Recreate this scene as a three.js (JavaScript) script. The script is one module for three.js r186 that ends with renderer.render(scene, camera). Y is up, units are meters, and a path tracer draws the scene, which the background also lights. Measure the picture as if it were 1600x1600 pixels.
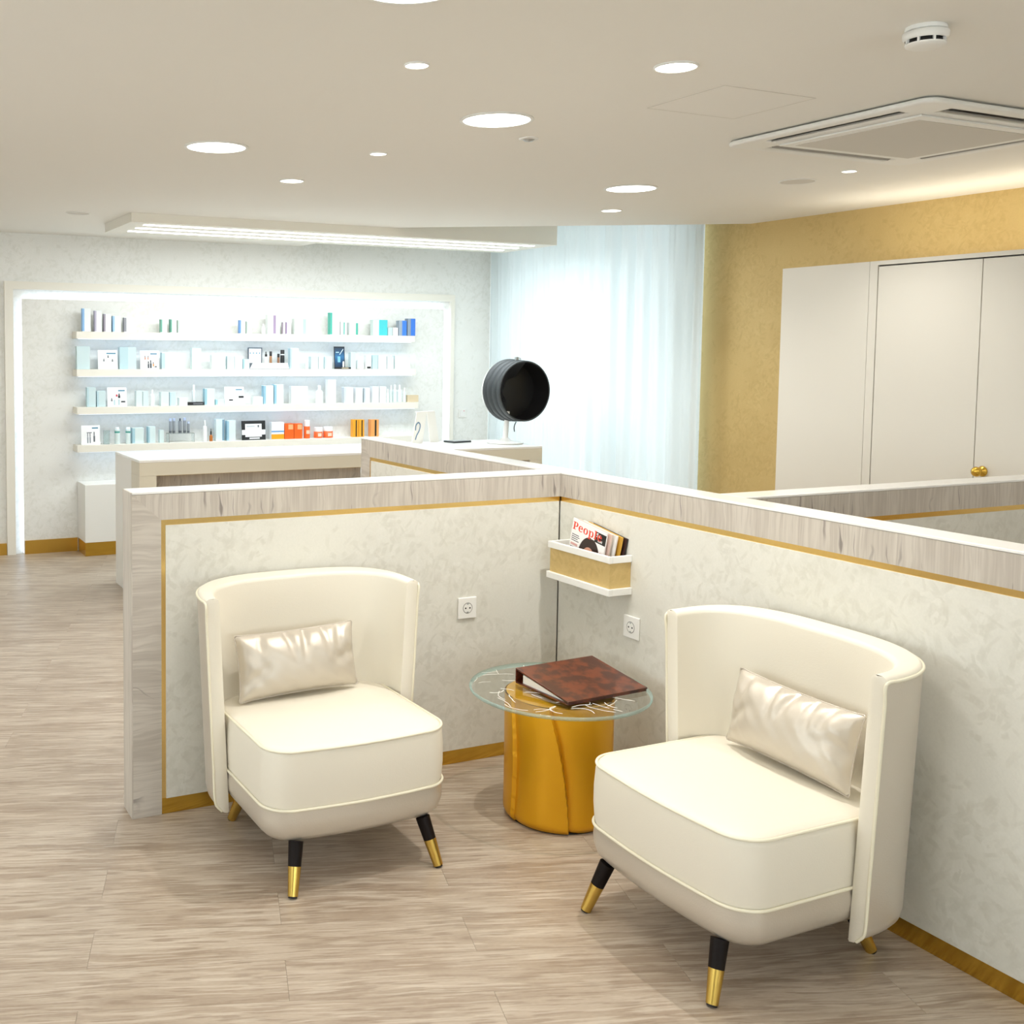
import * as THREE from 'three';
import { RoundedBoxGeometry } from 'three/addons/geometries/RoundedBoxGeometry.js';
import { mergeGeometries } from 'three/addons/utils/BufferGeometryUtils.js';
import { RectAreaLightUniformsLib } from 'three/addons/lights/RectAreaLightUniformsLib.js';

// ---------- camera, sky, exposure ----------
const scene = new THREE.Scene();
const renderer = new THREE.WebGLRenderer();
renderer.toneMapping = THREE.LinearToneMapping;
renderer.toneMappingExposure = 1.72;
renderer.shadowMap.enabled = true;
RectAreaLightUniformsLib.init();

const camera = new THREE.PerspectiveCamera(2 * Math.atan(800 / 1694.41) * 180 / Math.PI, 1, 0.05, 60);
camera.position.set(-2.6442, 1.6, 3.534);
{
  const yaw = 24.2 * Math.PI / 180, pitch = 3.818 * Math.PI / 180, roll = 0.4016 * Math.PI / 180;
  const f = new THREE.Vector3(Math.sin(yaw) * Math.cos(pitch), -Math.sin(pitch), -Math.cos(yaw) * Math.cos(pitch));
  const r0 = new THREE.Vector3(Math.cos(yaw), 0, Math.sin(yaw)), u0 = new THREE.Vector3().crossVectors(r0, f);
  const r = r0.clone().multiplyScalar(Math.cos(roll)).addScaledVector(u0, Math.sin(roll));
  const u = u0.clone().multiplyScalar(Math.cos(roll)).addScaledVector(r0, -Math.sin(roll));
  camera.quaternion.setFromRotationMatrix(new THREE.Matrix4().makeBasis(r, u, f.clone().negate()));
}
camera.setViewOffset(1600, 1600, 300, 140.4, 1600, 1600);
scene.add(camera);

const SKY = 2.5;                                   // overcast daylight behind the curtain
scene.background = new THREE.Color().setRGB(0.87, 0.95, 1.0);
scene.backgroundIntensity = SKY;
const DOWNLIGHT = 22.5, SMALL = 2.2, STRIP = 29, EDGE_LED = 2, SHELF_LED = 6, CABINET_LED = 17;
const WARM = new THREE.Color().setRGB(1.0, 0.968, 0.925), WHITE = new THREE.Color().setRGB(0.87, 0.955, 1.0), BLUE = new THREE.Color().setRGB(0.42, 0.66, 1.0), GOLDLIGHT = new THREE.Color().setRGB(1.0, 0.93, 0.8);

// ---------- helpers ----------
let seed = 12345;
const rnd = () => ((seed = (seed * 1664525 + 1013904223) >>> 0) / 4294967296);
const used = new Map();
function numbered(name) {
  const n = used.get(name) ?? 0; used.set(name, n + 1);
  return n ? `${name}_${String(n).padStart(3, '0')}` : name;
}
function shade(o) { o.castShadow = true; o.receiveShadow = true; return o; }
function part(name, geometry, material, parent) {
  const m = shade(new THREE.Mesh(geometry, material)); m.name = name; parent.add(m); return m;
}
function thing(name, label, category, [x, y, z] = [0, 0, 0], turn = 0, group) {
  const o = new THREE.Group(); o.name = numbered(name); scene.add(o);
  o.position.set(x, y, z); o.rotation.y = turn; o.userData = { label, category };
  if (group) o.userData.group = group;
  return o;
}
function single(name, geometry, material, label, category, [x, y, z] = [0, 0, 0], group) {
  const m = shade(new THREE.Mesh(geometry, material)); m.name = numbered(name); scene.add(m); m.position.set(x, y, z);
  m.userData = { label, category }; if (group) m.userData.group = group;
  return m;
}
function struct(name, geometry, material, label) {
  const m = shade(new THREE.Mesh(geometry, material)); m.name = name; scene.add(m);
  m.userData = { kind: 'structure', label }; return m;
}
function uvBox(g, turned = false) {                 // uv in metres from the dominant axis of each face
  const q = g.index ? g.toNonIndexed() : g, p = q.attributes.position, uv = new Float32Array(p.count * 2);
  const a = new THREE.Vector3(), b = new THREE.Vector3(), c = new THREE.Vector3();
  for (let i = 0; i < p.count; i += 3) {
    a.fromBufferAttribute(p, i); b.fromBufferAttribute(p, i + 1); c.fromBufferAttribute(p, i + 2);
    const n = new THREE.Vector3().crossVectors(b.clone().sub(a), c.clone().sub(a));
    const ax = Math.abs(n.x), ay = Math.abs(n.y), az = Math.abs(n.z);
    [a, b, c].forEach((v, k) => {
      let s, t;
      if (ay > ax && ay > az) { s = v.x; t = v.z; } else if (ax > az) { s = v.z; t = v.y; } else { s = v.x; t = v.y; }
      uv[(i + k) * 2] = turned ? t : s; uv[(i + k) * 2 + 1] = turned ? s : t;
    });
  }
  q.setAttribute('uv', new THREE.BufferAttribute(uv, 2)); return q;
}
function box(x0, x1, y0, y1, z0, z1, r = 0) {
  const w = x1 - x0, h = y1 - y0, d = z1 - z0;
  const g = r ? new RoundedBoxGeometry(w, h, d, 2, Math.min(r, w / 2.01, h / 2.01, d / 2.01)) : new THREE.BoxGeometry(w, h, d);
  g.translate((x0 + x1) / 2, (y0 + y1) / 2, (z0 + z1) / 2); return g;
}
const wbox = (...a) => uvBox(box(...a));
function merge(list) { return mergeGeometries(list.map((g) => (g.index ? g.toNonIndexed() : g))); }
function slab(points, depth, turned) {              // outline in xy, front at z = 0
  const s = new THREE.Shape(points.map(([x, y]) => new THREE.Vector2(x, y)));
  const g = new THREE.ExtrudeGeometry(s, { depth, bevelEnabled: false }); g.translate(0, 0, -depth);
  return uvBox(g, turned);
}
function lathe(profile, seg = 40) { return new THREE.LatheGeometry(profile.map(([r, y]) => new THREE.Vector2(r, y)), seg); }
function rod(a, b, ra, rb, seg = 20) {              // tapered rod from a to b
  const va = new THREE.Vector3(...a), vb = new THREE.Vector3(...b), d = vb.clone().sub(va), g = new THREE.CylinderGeometry(rb, ra, d.length(), seg);
  g.applyQuaternion(new THREE.Quaternion().setFromUnitVectors(new THREE.Vector3(0, 1, 0), d.clone().normalize()));
  g.translate(...va.add(vb).multiplyScalar(0.5).toArray()); return g;
}
function tube(points, r, closed = false, seg = 0, rad = 8) {
  return new THREE.TubeGeometry(new THREE.CatmullRomCurve3(points.map((p) => new THREE.Vector3(...p)), closed, 'centripetal'), seg || points.length * 3, r, rad, closed);
}
function grid(nu, nv, f, closedU = false) {         // parametric sheet, f(u, v) -> [x, y, z]
  const pos = [], uv = [], idx = [];
  for (let j = 0; j <= nv; j++) for (let i = 0; i <= nu; i++) { pos.push(...f(i / nu, j / nv)); uv.push(i / nu, j / nv); }
  for (let j = 0; j < nv; j++) for (let i = 0; i < nu; i++) { const a = j * (nu + 1) + i, b = a + 1, c = a + nu + 1, d = c + 1; idx.push(a, b, d, a, d, c); }
  const g = new THREE.BufferGeometry(); g.setAttribute('position', new THREE.Float32BufferAttribute(pos, 3)); g.setAttribute('uv', new THREE.Float32BufferAttribute(uv, 2)); g.setIndex(idx);
  g.computeVertexNormals();
  if (closedU) { const n = g.attributes.normal; for (let j = 0; j <= nv; j++) { const a = j * (nu + 1), b = a + nu; const v = new THREE.Vector3().fromBufferAttribute(n, a).add(new THREE.Vector3().fromBufferAttribute(n, b)).normalize(); n.setXYZ(a, v.x, v.y, v.z); n.setXYZ(b, v.x, v.y, v.z); } }
  return g;
}
function rectLight(color, intensity, w, h, at, to) {
  const l = new THREE.RectAreaLight(color, intensity, w, h); l.position.set(...at); l.lookAt(...to); scene.add(l); return l;
}

// ---------- procedural textures ----------
const hash = (x, y, s) => { let h = (x * 374761393 + y * 668265263 + s * 2147483647) | 0; h = Math.imul(h ^ (h >>> 13), 1274126177); return ((h ^ (h >>> 16)) >>> 0) / 4294967296; };
function vnoise(x, y, px, py, s) {                   // tileable value noise with periods px, py
  const xi = Math.floor(x), yi = Math.floor(y), fx = x - xi, fy = y - yi, u = fx * fx * (3 - 2 * fx), v = fy * fy * (3 - 2 * fy);
  const m = (a, p) => ((a % p) + p) % p, x0 = m(xi, px), x1 = m(xi + 1, px), y0 = m(yi, py), y1 = m(yi + 1, py);
  return (hash(x0, y0, s) * (1 - u) + hash(x1, y0, s) * u) * (1 - v) + (hash(x0, y1, s) * (1 - u) + hash(x1, y1, s) * u) * v;
}
function fbm(x, y, px, py, s, oct = 4) { let t = 0, a = 0.5, n = 0; for (let k = 0; k < oct; k++) { t += a * vnoise(x, y, px, py, s + k * 17); n += a; a *= 0.5; x *= 2; y *= 2; px *= 2; py *= 2; } return t / n; }
function texture(w, h, f, tileW, tileH, color = true) {
  const d = new Uint8Array(w * h * 4);
  for (let j = 0; j < h; j++) for (let i = 0; i < w; i++) { const c = f(i / w, j / h); const k = (j * w + i) * 4; for (let n = 0; n < 3; n++) d[k + n] = Math.max(0, Math.min(255, Math.round(Array.isArray(c) ? c[n] : c))); d[k + 3] = 255; }
  const t = new THREE.DataTexture(d, w, h); t.wrapS = t.wrapT = THREE.RepeatWrapping; t.magFilter = THREE.LinearFilter; t.minFilter = THREE.LinearMipmapLinearFilter; t.generateMipmaps = true;
  if (color) t.colorSpace = THREE.SRGBColorSpace; t.repeat.set(1 / tileW, 1 / tileH); t.needsUpdate = true; return t;
}
const mix = (a, b, t) => a.map((v, i) => v + (b[i] - v) * t), clamp = (t) => Math.max(0, Math.min(1, t)), smooth = (a, b, t) => { t = clamp((t - a) / (b - a)); return t * t * (3 - 2 * t); };

function stucco(base, dark, light, amount) {          // trowelled plaster: clusters of short feathered trowel marks
  const N = 1024, buf = new Float32Array(N * N), state = seed; seed = 4242;
  for (let k = 0; k < 5200; k++) {
    const cx = rnd() * N, cy = rnd() * N, cl = fbm(cx / N * 5, cy / N * 5, 5, 5, 3, 3), keep = rnd();
    if (keep > smooth(0.36, 0.62, cl) + 0.12) continue;
    const a = (rnd() < 0.6 ? 0.9 : -0.7) + (rnd() - 0.5) * 1.3, L = 7 + rnd() * 20, w = 2.5 + rnd() * 6, amp = (rnd() < 0.72 ? 1 : -0.8) * (0.35 + 0.65 * rnd()), ca = Math.cos(a), sa = Math.sin(a), bend = (rnd() - 0.5) * 0.5, R0 = Math.ceil(L + w);
    for (let y = -R0; y <= R0; y++) for (let x = -R0; x <= R0; x++) {
      const p = (x * ca + y * sa) / L; if (Math.abs(p) > 1) continue; const q = (-x * sa + y * ca) / w + bend * p * p * L / w; if (Math.abs(q) > 1) continue;
      const X = (Math.floor(cx) + x + N) % N, Y = (Math.floor(cy) + y + N) % N, n = vnoise(X / 5, Y / 5, 999, 999, 12), m = smooth(1, 0.55, Math.abs(q)) * smooth(1, 0.2, Math.abs(p)) * smooth(0.1, 0.5, n + 0.25 * (1 - Math.abs(p)));
      const z = Y * N + X, v = amp * m; if (Math.abs(v) > Math.abs(buf[z]) * 0.8) buf[z] = buf[z] * 0.3 + v * 0.85;
    }
  }
  seed = state;
  return texture(N, N, (u, v) => {
    const k = buf[Math.floor(v * N) * N + Math.floor(u * N)], cloud = fbm(u * 6, v * 6, 6, 6, 31, 4) - 0.5, fine = vnoise(u * 400, v * 400, 400, 400, 5) - 0.5;
    let c = mix(base, dark, clamp(cloud * 0.9)); c = k > 0 ? mix(c, dark, clamp(k) * amount) : mix(c, light, clamp(-k) * amount);
    return c.map((x) => x + fine * 4);
  }, 1.7, 1.7);
}
const stuccoPale = stucco([222, 220, 209], [200, 197, 183], [230, 228, 219], 0.5);
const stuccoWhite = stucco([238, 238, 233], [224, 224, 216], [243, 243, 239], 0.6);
const stuccoGold = stucco([209, 181, 120], [186, 157, 96], [219, 194, 136], 0.38);
const stuccoBump = texture(512, 512, (u, v) => 128 + 160 * (fbm(u * 14, v * 14, 14, 14, 3, 5) - 0.5), 1.7, 1.7, false);
const woodGrain = texture(2048, 512, (u, v) => {      // grain runs along v
  const w = fbm(u * 14, v * 3, 14, 3, 7, 3) - 0.5, streak = fbm(u * 170 + w * 5, v * 2, 170, 2, 31, 3), fine = vnoise(u * 760 + w * 6, v * 5, 760, 5, 77), broad = fbm(u * 30 + w * 2, v * 2, 30, 2, 12, 2);
  const vein = smooth(0.86, 0.985, vnoise(u * 110 + w * 9, v * 3, 110, 3, 55)) * smooth(0.42, 0.6, fbm(u * 24, v * 5, 24, 5, 91, 2));
  let c = mix([203, 195, 183], [184, 175, 163], smooth(0.3, 0.7, streak * 0.55 + broad * 0.45));
  c = mix(c, [168, 158, 147], smooth(0.6, 0.95, fine) * 0.45); return mix(c, [118, 109, 104], vein * 0.7);
}, 1.4, 0.45);
const plankGrain = texture(2048, 1024, (u, v) => {    // grain runs along u
  const w = fbm(u * 6, v * 10, 6, 10, 4, 3) - 0.5, band = fbm(u * 8, v * 60 + w * 3, 8, 60, 13, 3), streak = fbm(u * 34, v * 260 + w * 6, 34, 260, 29, 3), patch = fbm(u * 10, v * 14, 10, 14, 44, 3), fine = vnoise(u * 300, v * 700, 300, 700, 61);
  let c = mix([184, 169, 151], [160, 142, 123], smooth(0.3, 0.7, band * 0.45 + patch * 0.55));
  c = mix(c, [138, 120, 102], smooth(0.5, 0.74, streak) * 0.55); c = mix(c, [208, 197, 180], smooth(0.52, 0.74, fbm(u * 22, v * 170 + w * 4, 22, 170, 71, 3)) * 0.5);
  return c.map((x) => x + (fine - 0.5) * 8);
}, 2.6, 1.3);
const plankBump = texture(1024, 1024, (u, v) => 128 + 150 * (fbm(u * 20, v * 180, 20, 180, 29, 3) - 0.5), 2.6, 1.3, false);
const leatherBump = texture(512, 512, (u, v) => 128 + 120 * (fbm(u * 90, v * 90, 90, 90, 15, 2) - 0.5) + 40 * (vnoise(u * 220, v * 220, 220, 220, 8) - 0.5), 0.25, 0.25, false);
const binderLeather = texture(512, 512, (u, v) => { const t = fbm(u * 12, v * 12, 12, 12, 18, 5), f = vnoise(u * 180, v * 180, 180, 180, 2) - 0.5; return mix([70, 29, 16], [112, 52, 24], smooth(0.36, 0.66, t)).map((x) => x + f * 10); }, 0.35, 0.35);

// ---------- materials ----------
const M = (o) => new THREE.MeshStandardMaterial(o), P = (o) => new THREE.MeshPhysicalMaterial(o);
const mat = {
  stucco: M({ map: stuccoPale, bumpMap: stuccoBump, bumpScale: 0.0012, roughness: 0.62 }),
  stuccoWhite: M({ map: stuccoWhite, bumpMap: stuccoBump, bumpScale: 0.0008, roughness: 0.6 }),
  stuccoGold: M({ map: stuccoGold, bumpMap: stuccoBump, bumpScale: 0.001, roughness: 0.5, metalness: 0.25 }),
  paint: M({ color: '#e9e5da', roughness: 0.85 }),
  ceiling: M({ color: '#f1eee6', roughness: 0.9 }),
  white: M({ color: '#efeee8', roughness: 0.45 }),
  gloss: P({ color: '#f1f0ec', roughness: 0.22, clearcoat: 0.4, clearcoatRoughness: 0.1 }),
  shelf: M({ color: '#efebdf', roughness: 0.5 }),
  cabinet: M({ color: '#e3dfd4', roughness: 0.4 }),
  beige: M({ color: '#d9d2bf', roughness: 0.45 }),
  wood: M({ map: woodGrain, roughness: 0.5 }),
  core: M({ color: '#d8d3c8', roughness: 0.7 }),
  brass: M({ color: '#d8b04c', roughness: 0.14, metalness: 1 }),
  brassPaleRefl: M({ color: '#ecca82', roughness: 0.22, metalness: 1 }),  // lighter copy of the brass with pale room reflections put into its colour
  brassSoft: M({ color: '#d3aa52', roughness: 0.3, metalness: 1 }),
  floorBase: M({ color: '#6b5b49', roughness: 0.9 }),
  plank: M({ map: plankGrain, bumpMap: plankBump, bumpScale: 0.0004, roughness: 0.36 }),
  cream: P({ color: '#e8e1d0', roughness: 0.5, bumpMap: leatherBump, bumpScale: 0.0003, sheen: 0.2, sheenRoughness: 0.5 }),
  pearl: P({ color: '#cdc4b5', roughness: 0.34, metalness: 0.32, bumpMap: leatherBump, bumpScale: 0.0004, clearcoat: 0.25, clearcoatRoughness: 0.35 }),
  piping: M({ color: '#ece5cd', roughness: 0.5 }),
  darkWood: P({ color: '#140c09', roughness: 0.5, specularIntensity: 0.35 }),
  ferrule: M({ color: '#d8b75f', roughness: 0.26, metalness: 1 }),
  foot: M({ color: '#17120f', roughness: 0.6 }),
  drum: M({ color: '#e8ab1a', roughness: 0.36, metalness: 0.45 }),
  glass: P({ color: '#f5fbfa', roughness: 0.02, transmission: 1, thickness: 0 }),
  glassEdge: P({ color: '#d2edeb', roughness: 0.08, transmission: 0.75, thickness: 0 }),
  frost: M({ color: '#f3f2ea', roughness: 0.5 }),
  binder: P({ map: binderLeather, roughness: 0.3, clearcoat: 0.35, clearcoatRoughness: 0.2 }),
  black: M({ color: '#141314', roughness: 0.5 }),
  blackGloss: P({ color: '#07080a', roughness: 0.45 }),
  rubber: M({ color: '#33383a', roughness: 0.5 }),
  grey: M({ color: '#9b9891', roughness: 0.7 }),
  mesh: M({ color: '#d8d3c9', roughness: 0.8 }),
  steel: M({ color: '#b9bcbd', roughness: 0.35, metalness: 0.9 }),
  paper: M({ color: '#efede6', roughness: 0.8 }),
  curtain: P({ color: '#e2ecee', roughness: 1, transmission: 0.13, thickness: 0, side: THREE.DoubleSide }),
  pane: P({ color: '#ffffff', roughness: 0, transmission: 1, thickness: 0 }),
  clear: P({ color: '#eef6f6', roughness: 0.05, transmission: 1, thickness: 0.002, ior: 1.45 }),
};
const glow = (color, k) => new THREE.MeshStandardMaterial({ color: '#ffffff', emissive: color, emissiveIntensity: k, roughness: 0.6 });
const glowWarm = glow(new THREE.Color().setRGB(1, 0.97, 0.9), 4), glowWhite = glow(new THREE.Color().setRGB(0.96, 0.98, 1), 3.2), glowBlue = glow(new THREE.Color().setRGB(0.8, 0.88, 1), 0.85);

// ---------- room shell ----------
const CEIL = 2.475, TOP = 2.85, BACK = -5.04, RIGHT = 3.07, LEFT = -5.2, FRONT = 6.4;
const floor = struct('floor', box(LEFT - 0.2, RIGHT + 0.2, -0.12, -0.0042, BACK - 0.2, FRONT + 0.2), mat.floorBase, 'pale oak plank floor laid at an angle to the walls');
{ // planks: 1.026 x 0.179 m, laid 18.8 degrees off the partitions, joints staggered by half a plank
  const a = 18.8 * Math.PI / 180, ca = Math.cos(a), sa = Math.sin(a), Wd = 0.179, Ln = 1.026, gap = 0.0007, list = [];
  for (let row = -40; row < 50; row++) for (let k = -12; k < 12; k++) {
    const u0 = (row % 2 ? -1.70 : -1.187) + Ln * k, v0 = 0.023 + Wd * row, uc = u0 + Ln / 2, vc = v0 + Wd / 2;
    const x = uc * ca - vc * sa, z = uc * sa + vc * ca;
    if (x < LEFT - 0.4 || x > RIGHT + 0.4 || z < BACK - 0.4 || z > FRONT + 0.4) continue;
    const hidden = x > 0.3 && z > -1.4 ? 6 : (x > 0.4 ? 3 : 0), dx = x + 2.64, dz = 3.53 - z, fwd = dx * 0.41 + dz * 0.91, side = (dx * 0.91 - dz * 0.41) / Math.max(fwd, 0.1);
    const out = fwd < 1.2 || side < -0.5 || side > 0.75 ? 20 : 0;
    list.push({ u0, v0, d: Math.hypot(dx, dz) + hidden + out });
  }
  list.sort((p, q) => p.d - q.d);
  const make = ({ u0, v0 }) => {
    const g = new THREE.BoxGeometry(Ln - gap, 0.004, Wd - gap), du = rnd() * 2.6, dv = rnd() * 1.3, p = g.attributes.position, n = g.attributes.normal, uv = g.attributes.uv;
    for (let i = 0; i < p.count; i++) uv.setXY(i, p.getX(i) + du, (Math.abs(n.getY(i)) > 0.5 ? p.getZ(i) : p.getY(i)) + dv);
    g.translate(u0 + Ln / 2, -0.0021, v0 + Wd / 2); g.rotateY(-a); return g;
  };
  const inRoom = (g) => g;
  list.slice(0, 290).forEach((q) => part('plank', inRoom(make(q)), mat.plank, floor));
  const rest = part('far_planks', mergeGeometries(list.slice(290).map(make)), mat.plank, floor); rest.userData.kind = 'stuff';
}
{ // lower ceiling with a diagonal edge towards the window; the well beyond it is higher
  const pts = [[LEFT - 0.2, FRONT + 0.2], [RIGHT + 0.2, FRONT + 0.2], [RIGHT + 0.2, -1.95], [RIGHT, -2.06], [1.01, -3.425], [1.01, BACK - 0.2], [LEFT - 0.2, BACK - 0.2]];
  const s = new THREE.Shape(pts.map(([x, z]) => new THREE.Vector2(x, -z)));
  { const h = new THREE.Path(); [[0.80, -0.10], [0.80, -0.94], [1.75, -0.94], [1.75, -0.10]].forEach(([x, y], i) => (i ? h.lineTo(x, y) : h.moveTo(x, y))); h.closePath(); s.holes.push(h); }   // well of the air conditioner
  const g = new THREE.ExtrudeGeometry(s, { depth: TOP - CEIL, bevelEnabled: false }); g.rotateX(-Math.PI / 2); g.translate(0, CEIL, 0);
  struct('ceiling', g, mat.ceiling, 'matte cream suspended ceiling with a diagonal edge by the curtain');
  struct('ceiling_001', box(LEFT - 0.2, RIGHT + 0.2, TOP, TOP + 0.12, BACK - 0.2, FRONT + 0.2), mat.paint, 'higher pale ceiling above the curtain');
}
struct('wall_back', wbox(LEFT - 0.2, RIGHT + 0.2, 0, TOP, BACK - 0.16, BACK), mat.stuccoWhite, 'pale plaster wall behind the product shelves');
struct('wall_left', uvBox(merge([box(LEFT - 0.15, LEFT, 0, 0.85, BACK, FRONT), box(LEFT - 0.15, LEFT, 2.3, TOP, BACK, FRONT), box(LEFT - 0.15, LEFT, 0.85, 2.3, BACK, -1.6), box(LEFT - 0.15, LEFT, 0.85, 2.3, 3.6, FRONT)])), mat.stucco, 'pale plaster side wall');
struct('wall_front', uvBox(merge([box(LEFT, RIGHT, 0, 0.85, FRONT, FRONT + 0.15), box(LEFT, RIGHT, 2.3, TOP, FRONT, FRONT + 0.15), box(LEFT, -4.4, 0.85, 2.3, FRONT, FRONT + 0.15), box(1.4, RIGHT, 0.85, 2.3, FRONT, FRONT + 0.15)])), mat.stucco, 'pale plaster wall behind the viewer');
const WZ0 = -4.85, WZ1 = -2.6, WY0 = 0.05, WY1 = 2.8;
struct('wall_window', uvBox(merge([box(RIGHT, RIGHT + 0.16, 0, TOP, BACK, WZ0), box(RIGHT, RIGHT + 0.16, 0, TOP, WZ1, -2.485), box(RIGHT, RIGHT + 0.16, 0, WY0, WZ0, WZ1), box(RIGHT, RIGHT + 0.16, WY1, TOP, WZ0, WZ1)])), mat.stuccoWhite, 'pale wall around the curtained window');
struct('wall_right', wbox(RIGHT, RIGHT + 0.16, 0, TOP, -2.485, FRONT), mat.stuccoGold, 'matte gold trowelled plaster wall');
{ const w = struct('window_1', merge([box(RIGHT + 0.06, RIGHT + 0.12, WY0, WY0 + 0.06, WZ0, WZ1), box(RIGHT + 0.06, RIGHT + 0.12, WY1 - 0.06, WY1, WZ0, WZ1), ...[WZ0, WZ0 + 0.75, WZ0 + 1.5, WZ1 - 0.06].map((z) => box(RIGHT + 0.06, RIGHT + 0.12, WY0, WY1, z, z + 0.06))]), mat.white, 'white framed window behind the sheer curtain');
  [[WZ0 + 0.06, WZ0 + 0.75], [WZ0 + 0.81, WZ0 + 1.5], [WZ0 + 1.56, WZ1 - 0.06]].forEach(([a, b]) => part('pane', new THREE.PlaneGeometry(b - a, WY1 - WY0 - 0.12).rotateY(-Math.PI / 2).translate(RIGHT + 0.09, (WY0 + WY1) / 2, (a + b) / 2), mat.pane, w)); }
{ // unseen windows added behind the viewer and on the left as fill light
  const frame = (n, label, len, at, turn) => { const w = struct(n, merge([box(0, len, 0, 0.06, -0.03, 0.03), box(0, len, 1.39, 1.45, -0.03, 0.03), ...[0, 1, 2, 3, 4].map((k) => box(k * (len - 0.06) / 4, k * (len - 0.06) / 4 + 0.06, 0.06, 1.39, -0.03, 0.03))]), mat.white, label); w.position.set(...at); w.rotation.y = turn;
    for (let k = 0; k < 4; k++) part('pane', new THREE.PlaneGeometry((len - 0.06) / 4 - 0.06, 1.33).translate(k * (len - 0.06) / 4 + 0.06 + ((len - 0.06) / 4 - 0.06) / 2, 0.725, 0), mat.pane, w); };
  frame('added_window_2', 'white framed window added on the left wall for fill light', 5.2, [LEFT - 0.08, 0.85, 3.6], Math.PI / 2);
  frame('added_window_3', 'white framed window added behind the viewer for fill light', 5.8, [-4.4, 0.85, FRONT + 0.08], 0);
}
{ // sheer curtain
  const g = grid(420, 14, (u, v) => {
    const z = -5.037 + u * 2.70, k = 1 - 0.15 * v, ph = z * 30 + 1.6 * Math.sin(z * 4.1);
    const amp = 0.010 + 0.012 * smooth(-4.6, -3.8, z) + 0.012 * Math.max(0, Math.sin(z * 5.3 + 1));
    return [2.925 + 0.02 * u + amp * Math.sin(ph) * k + 0.010 * Math.sin(z * 71 + v * 1.2) + 0.006 * Math.sin(v * 5 + z * 9), 0.02 + v * (TOP - 0.05), z];
  });
  single('sheer_curtain', g, mat.curtain, 'white floor length sheer curtain in the bright window beside the gold wall', 'curtain');
}
// baseboards
struct('baseboard_back', merge([box(-4.9, -1.445, 0, 0.09, BACK, BACK + 0.02), box(-1.31, -0.905, 0, 0.105, BACK + 0.03, BACK + 0.042)]), mat.brassSoft, 'brushed brass baseboard along the shelf wall');
struct('baseboard_left', box(LEFT, LEFT + 0.015, 0, 0.09, BACK + 0.05, FRONT), mat.brassSoft, 'brushed brass baseboard');

// ---------- half-height partitions ----------
const PH = 1.12;
function partition(label, at, turn, L, T, { post = 0, y0 = 0, skip } = {}) {
  const t = thing('low_partition', label, 'partition', at, turn);
  part('core', box(0, L, 0, PH - 0.009, -T, -0.0125), mat.core, t);
  part('cap', box(0, L, PH - 0.0085, PH, -T, 0.001, 0.002), mat.gloss, t);
  const x0 = post ? 0.106 : 0.0, px = post ? 0.116 : 0;
  if (post) {
    part('wood_band', slab([[0, PH - 0.009], [0.1, 1.022], [L, 1.022], [L, PH - 0.009]], 0.012), mat.wood, t);
    part('wood_post', slab([[0, 0.0005], [0.1, 0.0005], [0.1, 1.0218], [0, PH - 0.0092]], 0.012, true), mat.wood, t);
    part('end_panel', wbox(-0.0035, 0, 0.0005, PH - 0.001, -T, 0), mat.wood, t);
    part('reveal_strip', merge([box(0.1, L, 1.003, 1.022, -0.012, -0.004), box(0.1, 0.116, 0.002, 1.003, -0.012, -0.004)]), mat.brassPaleRefl, t);
  } else {
    part('wood_band', slab([[0, PH - 0.009], [0, 1.022], [L, 1.022], [L, PH - 0.009]], 0.012), mat.wood, t);
    part('reveal_strip', box(0, L, 1.003, 1.022, -0.012, -0.004), mat.brassPaleRefl, t);
  }
  const cuts = skip ?? [[px, L]];
  cuts.forEach(([a, b]) => part('stucco_panel', wbox(a, b, 0.055, 1.003, -0.012, 0.0005), mat.stucco, t));
  cuts.forEach(([a, b]) => part('baseboard', box(Math.max(a - 0.014, 0.101 * (post ? 1 : 0)), b, 0.0005, 0.055, -0.012, -0.003), mat.brass, t));
  return t;
}
partition('half height partition with wood frame behind the left armchair', [-1.742, 0, 0], 0, 1.741, 0.115, { post: 1, skip: [[0.116, 1.7365]] });
partition('long half height partition with wood band behind the right armchair', [0, 0, -1.79], -Math.PI / 2, 5.2, 0.11, { post: 1, skip: [[0.116, 1.674], [1.792, 5.2]] });
partition('half height partition with wood band in front of the cabinet doors', [0.1105, 0, 0.85], 0, 2.2, 0.11);
const SHELF_TOP = [0, 1.727, 1.436, 1.143, 0.847];
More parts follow.
